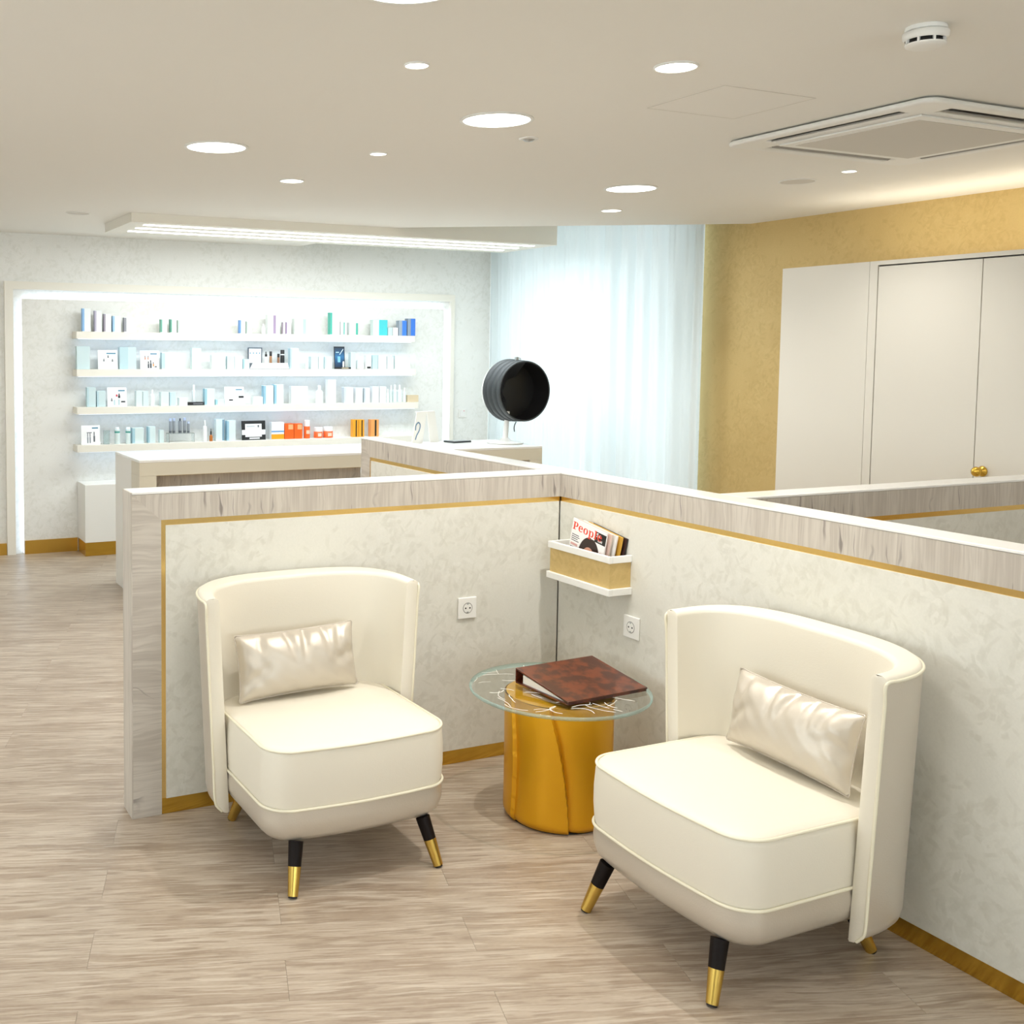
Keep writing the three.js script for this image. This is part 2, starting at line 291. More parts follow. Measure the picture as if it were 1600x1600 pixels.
const PRODUCTS = [
  [1, -0.876, -0.813, 0.181, 'b', 'carton', 'carton', 'tallest white carton with light blue edge, far left of top shelf', {'c': '#eef3f2', 'st': '#8fbdec', 'sd': 'L'}],
  [1, -0.781, -0.726, 0.166, 'b', 'carton', 'carton', 'white carton with lilac grey edge, second from left on top shelf', {'c': '#eef3f2', 'st': '#b9b4c8', 'sd': 'L'}],
  [1, -0.709, -0.654, 0.142, 'b', 'carton', 'carton', 'white carton with brown lilac edge, third from left on top shelf', {'c': '#eef3f2', 'st': '#a79fae', 'sd': 'L'}],
  [1, -0.639, -0.576, 0.127, 'b', 'carton', 'carton', 'white carton with pale blue edge, fourth from left on top shelf', {'c': '#eef3f2', 'st': '#a9cfee', 'sd': 'L'}],
  [1, -0.55, -0.471, 0.116, 'b', 'carton', 'carton', 'white carton with dark grey edge, fifth from left on top shelf', {'c': '#eef3f2', 'st': '#9a9ba3', 'sd': 'L'}],
  [1, -0.254, -0.204, 0.108, 'b', 'carton', 'carton', 'thin white carton with green edge, left one of the slim pair', {'c': '#eef3f2', 'st': '#6fae9c', 'sd': 'L'}],
  [1, -0.175, -0.124, 0.11, 'b', 'carton', 'carton', 'thin white carton with green edge, right one of the slim pair', {'c': '#eef3f2', 'st': '#5ea48f', 'sd': 'L'}],
  [1, -0.114, -0.061, 0.103, 'b', 'carton', 'carton', 'thin white carton with pale edge beside the slim green pair', {'c': '#eef3f2', 'st': '#c6dccd', 'sd': 'L'}],
  [1, 0.412, 0.461, 0.114, 'b', 'carton', 'carton', 'thin white carton with blue edge above the bottle display', {'c': '#eef3f2', 'st': '#6d9ddb', 'sd': 'L'}],
  [1, 0.469, 0.517, 0.104, 'b', 'carton', 'carton', 'thin white carton with grey green edge above the bottle display', {'c': '#eef3f2', 'st': '#b5c4ba', 'sd': 'L'}],
  [1, 0.609, 0.642, 0.084, 'w', 'bottle', 'bottle', 'small plain white bottle on top shelf near the purple edged carton', {'c': '#eef0ee'}],
  [1, 0.658, 0.767, 0.16, 'b', 'carton', 'carton', 'wide white carton with purple and gold stripe on top shelf', {'c': '#eef3f2', 'st': '#a58fae', 'sd': 'M'}],
  [1, 0.792, 0.816, 0.103, 'b', 'carton', 'carton', 'narrowest white carton with mauve edge on top shelf', {'c': '#eef3f2', 'st': '#a99aa8', 'sd': 'L'}],
  [1, 0.821, 0.869, 0.104, 'b', 'carton', 'carton', 'short white carton with violet stripe on top shelf', {'c': '#eef3f2', 'st': '#9d86a6', 'sd': 'L'}],
  [1, 0.897, 1.003, 0.132, 'b', 'carton', 'carton', 'wide white carton with mint stripe at its right on top shelf', {'c': '#e6ece6', 'st': '#b8d8c8', 'sd': 'R'}],
  [1, 1.228, 1.318, 0.192, 'b', 'carton', 'carton', 'tall white carton with teal stripe on top shelf', {'c': '#eef3f2', 'st': '#4fb6a4', 'sd': 'L'}],
  [1, 1.328, 1.385, 0.112, 'b', 'carton', 'carton', 'short white carton with teal stripe next to the tall one', {'c': '#eef3f2', 'st': '#57b8a6', 'sd': 'M'}],
  [1, 1.41, 1.492, 0.108, 'b', 'carton', 'carton', 'short white carton with teal stripe at its right on top shelf', {'c': '#eef3f2', 'st': '#4fb29f', 'sd': 'R'}],
  [1, 1.637, 1.778, 0.136, 'b', 'carton', 'carton', 'pale carton with bright turquoise front on top shelf right', {'c': '#d5e6e4', 'st': '#49c9cf', 'sd': 'H'}],
  [1, 1.785, 1.826, 0.07, 'b', 'carton', 'carton', 'low pale teal carton behind the white one, top shelf right', {'c': '#c4dcdc'}],
  [1, 1.832, 1.883, 0.07, 'b', 'carton', 'carton', 'low white carton left of the blue cartons', {'c': '#f6f8f8'}],
  [1, 1.892, 1.968, 0.133, 'b', 'carton', 'carton', 'blue carton with grey side, left one of two on top shelf', {'c': '#9aa6b2', 'st': '#3f7fdc', 'sd': 'H'}],
  [1, 1.978, 2.055, 0.152, 'b', 'carton', 'carton', 'taller blue carton at the right end of top shelf', {'c': '#8a97a8', 'st': '#3a78d6', 'sd': 'H'}],
  [2, -0.922, -0.822, 0.178, 'b', 'carton', 'carton', 'pale aqua carton at the left end of second shelf', {'c': '#cfe3e6'}],
  [2, -0.755, -0.599, 0.15, 'c', 'display_card', 'card', 'white display card with three small droppers on second shelf', {'p': 0}],
  [2, -0.587, -0.455, 0.174, 'b', 'carton', 'carton', 'large aqua carton between two display cards on second shelf', {'c': '#cfe3e6', 'st': '#bfdbe2', 'sd': 'H2'}],
  [2, -0.419, -0.267, 0.148, 'c', 'display_card', 'card', 'white display card with orange capped bottles on second shelf', {'p': 1}],
  [2, -0.246, -0.132, 0.133, 'b', 'carton', 'carton', 'pale square carton right of the orange bottle card', {'c': '#eef3f2', 'st': '#bfdbe2', 'sd': 'L'}],
  [2, 0.003, 0.079, 0.172, 'b', 'carton', 'carton', 'tall pale carton alone in the middle of second shelf left', {'c': '#dcebea'}],
  [2, 0.171, 0.289, 0.116, 'b', 'carton', 'carton', 'low pale carton with tiny blue print on second shelf', {'c': '#eef3f2'}],
  [2, 0.303, 0.367, 0.106, 'b', 'carton', 'carton', 'aqua carton, left of a touching pair on second shelf', {'c': '#cfe3e6'}],
  [2, 0.37, 0.435, 0.106, 'b', 'carton', 'carton', 'pale carton, right of a touching pair on second shelf', {'c': '#eef3f2'}],
  [2, 0.442, 0.497, 0.083, 'b', 'carton', 'carton', 'low aqua carton beside the bottle display on second shelf', {'c': '#cfe3e6', 'st': '#a5cbd6', 'sd': 'L'}],
  [2, 0.863, 0.94, 0.176, 'b', 'carton', 'carton', 'tall aqua carton right of the bottle display', {'c': '#eef3f2', 'st': '#bfdbe2', 'sd': 'L'}],
  [2, 1.008, 1.032, 0.066, 'w', 'bottle', 'bottle', 'tiny white bottle on second shelf right of the tall aqua carton', {'c': '#f2f4f3'}],
  [2, 1.052, 1.12, 0.107, 'b', 'carton', 'carton', 'aqua carton, first of three in a row on second shelf', {'c': '#cfe3e6'}],
  [2, 1.126, 1.169, 0.107, 'b', 'carton', 'carton', 'white carton, middle of three in a row on second shelf', {'c': '#eef3f2'}],
  [2, 1.177, 1.249, 0.107, 'b', 'carton', 'carton', 'aqua white carton, third of three in a row on second shelf', {'c': '#dbeaea', 'st': '#bfdbe2', 'sd': 'L'}],
  [2, 1.278, 1.378, 0.193, 'c', 'display_card', 'card', 'dark blue night sky display card on second shelf', {'p': 2}],
  [2, 1.425, 1.474, 0.143, 'b', 'carton', 'carton', 'aqua carton right of the dark blue card', {'c': '#cfe3e6'}],
  [2, 1.498, 1.566, 0.109, 'w', 'bottle', 'bottle', 'white bottle on second shelf right of the dark blue card', {'c': '#eef2f0'}],
  [2, 1.576, 1.625, 0.12, 'b', 'carton', 'carton', 'white carton with black label at its foot, second shelf', {'c': '#f2f2ef', 'st': '#15171a', 'sd': 'F'}],
  [2, 1.635, 1.688, 0.12, 'b', 'carton', 'carton', 'slim aqua carton right of the black label carton', {'c': '#bfdbe2'}],
  [2, 1.694, 1.772, 0.12, 'b', 'carton', 'carton', 'wide white carton in the right half of second shelf', {'c': '#eef3f2'}],
  [2, 1.779, 1.845, 0.11, 'b', 'carton', 'carton', 'pale aqua carton second from right on second shelf', {'c': '#d8e9ea'}],
  [2, 1.855, 2.008, 0.116, 'b', 'carton', 'carton', 'wide pale carton at the right end of second shelf', {'c': '#dfeceb'}],
  [3, -0.845, -0.777, 0.153, 'b', 'carton', 'carton', 'aqua carton at the left end of third shelf', {'c': '#cfe3e6', 'st': '#bfdbe2', 'sd': 'L'}],
  [3, -0.768, -0.7, 0.124, 'b', 'carton', 'carton', 'aqua carton second from left on third shelf', {'c': '#cfe3e6', 'st': '#bfdbe2', 'sd': 'L'}],
  [3, -0.683, -0.528, 0.151, 'c', 'display_card', 'card', 'white display card with red accent on third shelf', {'p': 3}],
  [3, -0.457, -0.406, 0.121, 'b', 'carton', 'carton', 'pale carton right of the red accent card on third shelf', {'c': '#dcebeb'}],
  [3, -0.402, -0.359, 0.118, 'b', 'carton', 'carton', 'pale carton touching a white bottle on third shelf', {'c': '#d6e7ea'}],
  [3, -0.34, -0.305, 0.13, 'w', 'bottle', 'bottle', 'white bottle with rounded shoulders on third shelf left', {'c': '#f4f6f5'}],
  [3, -0.255, -0.188, 0.11, 'b', 'carton', 'carton', 'square pale carton, third shelf below the tall middle carton', {'c': '#dcebea'}],
  [3, -0.182, -0.132, 0.109, 'b', 'carton', 'carton', 'aqua carton with darker edge, left of the low white carton', {'c': '#cfe3e6', 'st': '#bfdbe2', 'sd': 'L'}],
  [3, -0.103, -0.035, 0.063, 'b', 'carton', 'carton', 'low white carton left of the black plate on third shelf', {'c': '#eef3f2'}],
  [3, -0.027, 0.104, 0.026, 'p', 'display_plate', 'plate', 'black oblong plate carrying a clear bottle on third shelf', {'c': '#1a1c1f'}],
  [3, 0.111, 0.196, 0.136, 'b', 'carton', 'carton', 'tall aqua carton right of the clear bottle', {'c': '#dcecec', 'st': '#9cc8d6', 'sd': 'L'}],
  [3, 0.204, 0.279, 0.047, 'b', 'carton', 'carton', 'low aqua carton left of the black label card', {'c': '#d5e8ea', 'st': '#9ccad6', 'sd': 'L'}],
  [3, 0.287, 0.457, 0.148, 'c', 'display_card', 'card', 'white display card with two black labels on third shelf', {'p': 4}],
  [3, 0.533, 0.617, 0.064, 'b', 'carton', 'carton', 'low white carton right of the black label card', {'c': '#eef3f2'}],
  [3, 0.624, 0.712, 0.157, 'b', 'carton', 'carton', 'tall aqua carton, left of the tall pair on third shelf', {'c': '#dcecee', 'st': '#97c3d8', 'sd': 'L'}],
  [3, 0.721, 0.802, 0.166, 'b', 'carton', 'carton', 'tall aqua carton, right of the tall pair on third shelf', {'c': '#dcecee', 'st': '#97c3d8', 'sd': 'L'}],
  [3, 0.872, 1.024, 0.149, 'b', 'carton', 'carton', 'large square white carton in the middle of third shelf', {'c': '#f3f5f4'}],
  [3, 1.113, 1.177, 0.153, 'w', 'bottle', 'bottle', 'white cylinder bottle left of the tallest carton on third shelf', {'c': '#f6f7f7'}],
  [3, 1.211, 1.287, 0.202, 'b', 'carton', 'carton', 'tallest white carton on third shelf', {'c': '#f5f7f7'}],
  [3, 1.366, 1.452, 0.137, 'b', 'carton', 'carton', 'white carton, first of a row of five on third shelf right', {'c': '#f3f5f5', 'st': '#d2dbe2', 'sd': 'L'}],
  [3, 1.477, 1.543, 0.131, 'b', 'carton', 'carton', 'white carton, second of a row of five on third shelf right', {'c': '#f3f5f5'}],
  [3, 1.559, 1.613, 0.13, 'b', 'carton', 'carton', 'white carton, third of a row of five on third shelf right', {'c': '#f3f5f5', 'st': '#c9d3da', 'sd': 'L'}],
  [3, 1.638, 1.7, 0.141, 'b', 'carton', 'carton', 'white carton, fourth of a row of five on third shelf right', {'c': '#f3f5f5'}],
  [3, 1.71, 1.773, 0.14, 'b', 'carton', 'carton', 'white carton, fifth of a row of five on third shelf right', {'c': '#f3f5f5'}],
  [3, 1.782, 1.808, 0.117, 'w', 'bottle', 'bottle', 'slim white bottle, leftmost of the group near the tan box', {'c': '#eef3f2'}],
  [3, 1.814, 1.839, 0.151, 'w', 'bottle', 'bottle', 'slim mint bottle second in the group near the tan box', {'c': '#d9ebe4'}],
  [3, 1.848, 1.888, 0.156, 'w', 'bottle', 'bottle', 'pale clear bottle third in the group near the tan box', {'c': '#e0ecec'}],
  [3, 1.895, 1.938, 0.153, 'w', 'bottle', 'bottle', 'pale clear bottle fourth in the group near the tan box', {'c': '#e4eeee'}],
  [3, 1.948, 1.976, 0.127, 'w', 'bottle', 'bottle', 'slim pale bottle touching the tan box', {'c': '#e6efee'}],
  [3, 1.987, 2.097, 0.062, 'b', 'carton', 'carton', 'tan low box at the right end of third shelf', {'c': '#d9c7a6'}],
  [4, -0.89, -0.742, 0.152, 'c', 'display_card', 'card', 'white display card with grey bottles on bottom shelf', {'p': 5}],
  [4, -0.715, -0.664, 0.108, 'g', 'glass_jar', 'jar', 'clear empty glass jar on bottom shelf left', {'c': '#dfeff0'}],
  [4, -0.626, -0.585, 0.132, 't', 'tube', 'tube', 'pale tube with green band, left one on bottom shelf', {'c': '#dfeeee', 'b': '#4fa79a'}],
  [4, -0.538, -0.499, 0.13, 't', 'tube', 'tube', 'pale tube with green band, right one on bottom shelf', {'c': '#dfeeee', 'b': '#4fa79a'}],
  [4, -0.488, -0.397, 0.125, 'b', 'carton', 'carton', 'aqua carton right of the green banded tubes', {'c': '#dcecec', 'st': '#a9cfdc', 'sd': 'L'}],
  [4, -0.36, -0.302, 0.132, 'b', 'carton', 'carton', 'aqua carton left of the smallest carton on bottom shelf', {'c': '#d8eaec', 'st': '#a9cfdc', 'sd': 'L'}],
  [4, -0.267, -0.232, 0.102, 'b', 'carton', 'carton', 'smallest pale carton on bottom shelf', {'c': '#d8eaea'}],
  [4, -0.19, 0.024, 0.072, 'g2', 'acrylic_riser', 'riser', 'clear acrylic riser carrying grey bottles on bottom shelf', {'c': '#eef4f4'}],
  [4, 0.099, 0.135, 0.172, 'w', 'bottle', 'bottle', 'tall white bottle left of the amber dropper on bottom shelf', {'c': '#f6f8f8'}],
  [4, 0.155, 0.182, 0.103, 'd', 'dropper_bottle', 'bottle', 'small amber dropper bottle with black cap on bottom shelf', {'c': '#c07028'}],
  [4, 0.207, 0.279, 0.18, 'b', 'carton', 'carton', 'tall pale carton with dark edge right of the amber dropper', {'c': '#dcecee', 'st': '#7f9fb4', 'sd': 'R'}],
  [4, 0.303, 0.378, 0.167, 'b', 'carton', 'carton', 'pale aqua carton left of the black framed card', {'c': '#dcecec', 'st': '#9cc4d8', 'sd': 'L'}],
  [4, 0.438, 0.648, 0.16, 'c', 'display_card', 'card', 'black framed display card on bottom shelf', {'p': 6}],
  [4, 0.696, 0.809, 0.145, 'b', 'carton', 'carton', 'white and orange carton with blue stripe on bottom shelf', {'c': '#eef2f4', 'st': '#f7a21c', 'sd': 'F3', 'st2': '#6fa3d8'}],
  [4, 0.815, 0.897, 0.13, 'b', 'carton', 'carton', 'orange carton, left of a touching pair on bottom shelf', {'c': '#f0661e', 'st': '#f8b07c', 'sd': 'T'}],
  [4, 0.901, 0.977, 0.128, 'b', 'carton', 'carton', 'orange carton, right of a touching pair on bottom shelf', {'c': '#f0661e', 'st': '#f8b07c', 'sd': 'T'}],
  [4, 1.003, 1.056, 0.155, 't2', 'tube', 'tube', 'orange bottle with tall white cap on bottom shelf', {'c': '#ef6a26', 'b': '#f6f4f2'}],
  [4, 1.102, 1.178, 0.091, 'j', 'jar', 'jar', 'orange jar with white lid, left one on bottom shelf', {'c': '#f0672a'}],
  [4, 1.193, 1.276, 0.094, 'j', 'jar', 'jar', 'orange jar with white lid, right one on bottom shelf', {'c': '#f0672a'}],
  [4, 1.454, 1.505, 0.151, 'b', 'carton', 'carton', 'yellow carton with black stripe, leftmost of three on bottom shelf', {'c': '#f6a92a', 'st': '#2e2618', 'sd': 'V'}],
  [4, 1.509, 1.562, 0.15, 'b', 'carton', 'carton', 'yellow carton with black stripe, middle of three on bottom shelf', {'c': '#f6a92a', 'st': '#2e2618', 'sd': 'V'}],
  [4, 1.627, 1.704, 0.148, 'b', 'carton', 'carton', 'pale orange carton with black stripe, behind the brochure stand', {'c': '#f0a860', 'st': '#2e2618', 'sd': 'V'}],
];

// ---------- shelf wall: frame, panel, hidden edge light ----------
{
  const F = BACK + 0.035;
  const fr = struct('trim_1', merge([box(-1.442, -1.378, 0, 2.105, BACK, F), box(2.49, 2.53, 0, 2.105, BACK, F), box(-1.378, 2.49, 2.045, 2.105, BACK, F)]), mat.shelf, 'cream portal frame around the shelf wall');
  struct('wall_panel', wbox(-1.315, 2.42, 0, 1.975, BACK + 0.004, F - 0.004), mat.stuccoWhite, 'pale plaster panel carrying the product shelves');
  const t = thing('edge_light', 'bluish white light strip glowing round the shelf panel', 'light strip', [0, 0, 0]);
  part('led_strip', box(-1.319, -1.3152, 0.01, 1.975, BACK + 0.008, F - 0.006), glowBlue, t);
  part('led_strip', box(-1.315, 2.42, 1.9752, 1.979, BACK + 0.008, F - 0.006), glowBlue, t);
  part('led_strip', box(2.4202, 2.424, 0.01, 1.975, BACK + 0.008, F - 0.006), glowBlue, t);
  const zc = (BACK + F) / 2;
  rectLight(BLUE, EDGE_LED, 0.02, 1.95, [-1.3205, 0.99, zc], [-3, 0.99, zc]);
  rectLight(BLUE, EDGE_LED, 3.7, 0.02, [0.55, 1.9805, zc], [0.55, 4, zc]);
  rectLight(BLUE, EDGE_LED, 0.02, 1.95, [2.4255, 0.99, zc], [5, 0.99, zc]);
}
const WALLF = BACK + 0.031;
[['uppermost', 1.727, 2.035], ['second', 1.436, 2.05], ['third', 1.143, 2.08], ['lowest', 0.847, 2.1]].forEach(([w, y, x1]) => {
  const t = thing('wall_shelf', `${w} of the four thick white floating product shelves`, 'shelf', [-0.93, y - 0.054, WALLF], 0, 'floating product shelves');
  part('board', box(0, x1 + 0.93, 0, 0.054, 0.0005, 0.155, 0.002), mat.shelf, t);
  part('led_strip', box(0.02, x1 + 0.91, -0.004, -0.0002, 0.112, 0.124), glowBlue, t);
  rectLight(BLUE, SHELF_LED, x1 + 0.88, 0.014, [(x1 - 0.93) / 2, y - 0.0595, WALLF + 0.118], [(x1 - 0.93) / 2, y - 0.16, WALLF]);
});
{
  const t = thing('plinth_cabinet', 'low white plinth cabinet on a brass base under the shelves', 'cabinet', [-0.9, 0, -4.73]);
  part('body', box(0, 2.9, 0.105, 0.552, BACK + 4.733 + 0.032, 0, 0.003), mat.white, t);
  part('base', box(0.002, 2.89, 0.001, 0.105, BACK + 4.733 + 0.032, -0.004), mat.brass, t);
}
// ---------- products ----------
function print(w, h, draw) {
  const c = document.createElement('canvas'); c.width = w; c.height = h; const x = c.getContext('2d'); draw(x, w, h);
  const t = new THREE.CanvasTexture(c); t.colorSpace = THREE.SRGBColorSpace; t.magFilter = THREE.LinearFilter; return t;
}
const R = (x, c, a, b, w, h) => { x.fillStyle = c; x.fillRect(a, b, w, h); };
const vial = (x, cx, y, w, h, c, cap) => { R(x, c, cx - w / 2, y + h * 0.4, w, h * 0.6); R(x, cap, cx - w * 0.28, y, w * 0.56, h * 0.38); };
const prints = [
  (x) => { R(x, '#f6f7f7', 0, 0, 128, 128); R(x, '#3c7f9c', 56, 18, 60, 8); [[66, 34], [38, 58], [94, 60]].forEach(([a, b]) => vial(x, a, b, 9, 18, '#6a6f73', '#33373b')); },
  (x) => { R(x, '#f6f7f7', 0, 0, 128, 128); R(x, '#3c7f9c', 70, 18, 46, 8); vial(x, 34, 36, 8, 26, '#c9896a', '#2a2c30'); vial(x, 54, 36, 8, 26, '#c9896a', '#2a2c30'); vial(x, 56, 74, 12, 48, '#4a4e55', '#22252a'); vial(x, 72, 66, 12, 56, '#3b4048', '#22252a'); vial(x, 90, 80, 9, 30, '#e08a3c', '#3a3a3c'); R(x, '#454a50', 98, 108, 16, 8); },
  (x) => { const g = x.createLinearGradient(0, 0, 0, 128); g.addColorStop(0, '#1c2734'); g.addColorStop(0.45, '#2b6c9c'); g.addColorStop(1, '#12263c'); x.fillStyle = g; x.fillRect(0, 0, 128, 128); x.strokeStyle = '#e6f4fa'; x.lineWidth = 5; x.beginPath(); x.moveTo(66, 46); x.lineTo(112, 14); x.stroke(); R(x, '#79b9d8', 40, 56, 34, 34); R(x, '#b9d6e2', 20, 30, 40, 5); x.strokeStyle = '#15181b'; x.lineWidth = 7; x.strokeRect(3, 3, 122, 122); },
  (x) => { R(x, '#f6f7f7', 0, 0, 128, 128); R(x, '#3c7f9c', 72, 18, 44, 8); R(x, '#c8384a', 56, 48, 12, 14); vial(x, 78, 42, 14, 30, '#26282c', '#26282c'); vial(x, 28, 72, 9, 22, '#6a6f73', '#33373b'); R(x, '#30343a', 90, 92, 28, 10); R(x, '#bcd0d6', 40, 84, 12, 36); R(x, '#bcd0d6', 70, 80, 12, 40); },
  (x) => { R(x, '#f6f7f7', 0, 0, 128, 128); R(x, '#3c7f9c', 74, 16, 42, 8); R(x, '#15171a', 92, 66, 34, 14); R(x, '#15171a', 28, 90, 26, 10); R(x, '#dfe6e8', 62, 34, 10, 80); },
  (x) => { R(x, '#f6f7f7', 0, 0, 128, 128); R(x, '#3c7f9c', 74, 14, 42, 8); R(x, '#565b63', 38, 46, 34, 5); [44, 60].forEach((a) => vial(x, a, 52, 9, 66, '#8d939b', '#565b63')); vial(x, 88, 44, 11, 66, '#5b6069', '#3c4048'); },
  (x) => { R(x, '#1d2023', 0, 0, 128, 128); R(x, '#f4f6f8', 18, 20, 90, 88); R(x, '#f4f6f8', 0, 60, 128, 34); R(x, '#c3c9ce', 26, 32, 44, 10); R(x, '#5c6268', 86, 28, 8, 16); R(x, '#e8eaec', 40, 113, 56, 9); },
];
const plain = new Map();
const tint = (c) => { if (!plain.has(c)) plain.set(c, M({ color: c, roughness: 0.45 })); return plain.get(c); };
const ZI = -4.885;                                   // front faces of the products
PRODUCTS.forEach(([s, x0, x1, h, kind, name, cat, label, k]) => {
  const w = x1 - x0, xc = (x0 + x1) / 2, y = SHELF_TOP[s] + 0.0005, grp = cat === 'carton' ? 'cartons on the product shelves' : cat === 'card' ? 'display cards on the product shelves' : undefined;
  if (kind === 'b') {
    const d = Math.min(0.055, Math.max(0.03, w)), t = thing(name, label, cat, [xc, y, ZI], 0, grp);
    part('body', box(-w / 2, w / 2, 0, h, -d, 0, 0.0012), tint(k.c), t);
    if (k.st) {
      const e = 0.0006, S = { L: [-w / 2 - e, -w / 2 + w * 0.22, 0.004, h - 0.004], R: [w / 2 - w * 0.25, w / 2, 0.004, h - 0.004], M: [-w * 0.04, w * 0.16, 0.004, h - 0.004], H: [-w * 0.08, w / 2, 0.001, h - 0.001], H2: [-w / 2, 0, 0.001, h - 0.001], F: [-w * 0.35, w * 0.38, 0.004, 0.022], F3: [-w / 2, w / 2, 0.002, h * 0.3], T: [-w * 0.1, w * 0.42, h * 0.62, h * 0.94], V: [-w * 0.02, w * 0.2, 0.004, h - 0.004] }[k.sd];
      part('printed_stripe', box(S[0], S[1], S[2], S[3], k.sd === 'L' ? -d * 0.9 : -0.002, e), tint(k.st), t);
      if (k.st2) part('printed_stripe', box(-w / 2, w / 2, h * 0.42, h * 0.5, -0.002, e), tint(k.st2), t);
    }
  } else if (kind === 'c') {
    const m = M({ map: print(128, 128, prints[k.p]), roughness: 0.5 }), t = thing(name, label, cat, [xc, y, ZI - 0.012], 0, grp);
    const b = part('board', box(-w / 2, w / 2, 0, h, -0.005, 0), tint(k.p === 2 || k.p === 6 ? '#1d2023' : '#eef0f0'), t);
    const f = part('print', new THREE.PlaneGeometry(w - 0.002, h - 0.002).translate(0, h / 2, 0.0006), m, t);
    b.rotation.x = f.rotation.x = -0.09;
    part('stand_leg', box(-0.01, 0.01, 0, h * 0.6, -0.03, -0.027), tint('#eef0f0'), t);
  } else if (kind === 'w') {
    const r = w / 2, t = thing(name, label, cat, [xc, y, ZI - r], 0);
    part('body', lathe([[0, 0], [r * 0.95, 0], [r, 0.004], [r, h * 0.58], [r * 0.85, h * 0.68], [r * 0.45, h * 0.74], [0, h * 0.745]], 20), tint(k.c), t);
    part('cap', lathe([[r * 0.42, h * 0.74], [r * 0.42, h * 0.97], [r * 0.34, h], [0, h]], 16), tint('#f4f6f6'), t);
  } else if (kind === 'd') {
    const r = w / 2, t = thing(name, label, cat, [xc, y, ZI - r]);
    part('body', lathe([[0, 0], [r, 0], [r, h * 0.4], [r * 0.4, h * 0.52], [0, h * 0.52]], 18), tint(k.c), t);
    part('cap', lathe([[r * 0.5, h * 0.52], [r * 0.5, h * 0.75], [r * 0.25, h * 0.8], [r * 0.2, h], [0, h]], 14), tint('#1c1a1a'), t);
  } else if (kind === 'j') {
    const r = w / 2, t = thing(name, label, cat, [xc, y, ZI - r]);
    part('body', lathe([[0, 0], [r * 0.96, 0], [r, 0.004], [r, h * 0.6], [0, h * 0.6]], 24), tint(k.c), t);
    part('lid', lathe([[r * 0.98, h * 0.6], [r * 0.98, h * 0.96], [r * 0.9, h], [0, h]], 24), tint('#f5f4f2'), t);
    part('label', grid(8, 1, (u, v) => [Math.sin((u - 0.5) * 0.9) * (r + 0.0006), h * (0.15 + 0.3 * v), Math.cos((u - 0.5) * 0.9) * (r + 0.0006)]), tint('#f6d3bd'), t);
  } else if (kind === 't') {
    const r = w / 2, t = thing(name, label, cat, [xc, y, ZI - r]);
    part('body', lathe([[0, 0], [r, 0], [r, h * 0.86], [r * 0.9, h * 0.9], [0, h * 0.9]], 20), tint(k.c), t);
    part('cap', lathe([[r * 0.75, h * 0.9], [r * 0.75, h], [0, h]], 16), tint('#f2f5f5'), t);
    part('band', lathe([[r + 0.0006, h * 0.66], [r + 0.0006, h * 0.76]], 20), tint(k.b), t);
  } else if (kind === 't2') {
    const r = w / 2, t = thing(name, label, cat, [xc, y, ZI - r]);
    part('body', lathe([[0, 0], [r, 0], [r, h * 0.66], [0, h * 0.66]], 20), tint(k.c), t);
    part('cap', lathe([[r * 0.88, h * 0.66], [r * 0.88, h * 0.97], [r * 0.75, h], [0, h]], 20), tint(k.b), t);
    part('label', grid(8, 1, (u, v) => [Math.sin((u - 0.5) * 1.2) * (r + 0.0006), h * (0.25 + 0.2 * v), Math.cos((u - 0.5) * 1.2) * (r + 0.0006)]), tint('#f8cbb0'), t);
  } else if (kind === 'g') {
    const r = w / 2, t = thing(name, label, cat, [xc, y, ZI - r]);
    part('body', lathe([[0, 0], [r, 0], [r, h], [r - 0.002, h], [r - 0.002, 0.003], [0, 0.003]], 24), mat.clear, t);
  } else if (kind === 'g2') {
    const t = thing(name, label, cat, [xc, y, ZI - 0.03]);
    part('body', merge([box(-w / 2, w / 2, h - 0.004, h, -0.05, 0.03), box(-w / 2, -w / 2 + 0.004, 0, h - 0.004, -0.05, 0.03), box(w / 2 - 0.004, w / 2, 0, h - 0.004, -0.05, 0.03)]), mat.clear, t);
    const spots = [-0.085, -0.056, -0.004, 0.035, 0.066];
    spots.forEach((dx, i) => {
      const bh = [0.118, 0.12, 0.118, 0.122, 0.092][i], r = [0.011, 0.011, 0.013, 0.012, 0.010][i];
      const b = thing('bottle', `slim grey bottle on the clear riser, ${['first', 'second', 'third', 'fourth', 'fifth'][i]} from the left`, 'bottle', [xc + dx, y + h + 0.0005, ZI - 0.035], 0, 'grey bottles on the clear riser');
      part('body', lathe([[0, 0], [r, 0], [r, bh * 0.82], [0, bh * 0.82]], 16), tint('#8f959b'), b);
      part('cap', lathe([[r * (i === 2 ? 0.6 : 0.98), bh * 0.82], [r * (i === 2 ? 0.5 : 0.98), bh], [0, bh]], 16), tint(i === 2 ? '#4c5156' : '#c2cbe0'), b);
      part('foot_band', lathe([[r + 0.0005, 0.004], [r + 0.0005, bh * 0.16]], 16), tint('#565c62'), b);
    });
  } else if (kind === 'p') {
    const t = thing(name, label, cat, [xc, y, ZI]);
    part('plate', box(-w / 2, w / 2, 0, h, -0.06, 0, 0.002), tint(k.c), t);
    part('print', box(-w * 0.2, w * 0.42, h * 0.3, h * 0.7, -0.001, 0.0006), tint('#6d7176'), t);
    const b = thing('bottle', 'clear bottle standing on the black plate on third shelf', 'bottle', [xc - 0.012, y + h + 0.0005, ZI - 0.03]);
    part('body', lathe([[0, 0], [0.015, 0], [0.015, 0.085], [0.007, 0.1], [0, 0.1]], 18), tint('#e6eff0'), b);
    part('cap', lathe([[0.009, 0.1], [0.009, 0.138], [0, 0.14]], 16), tint('#f4f8f8'), b);
  }
});
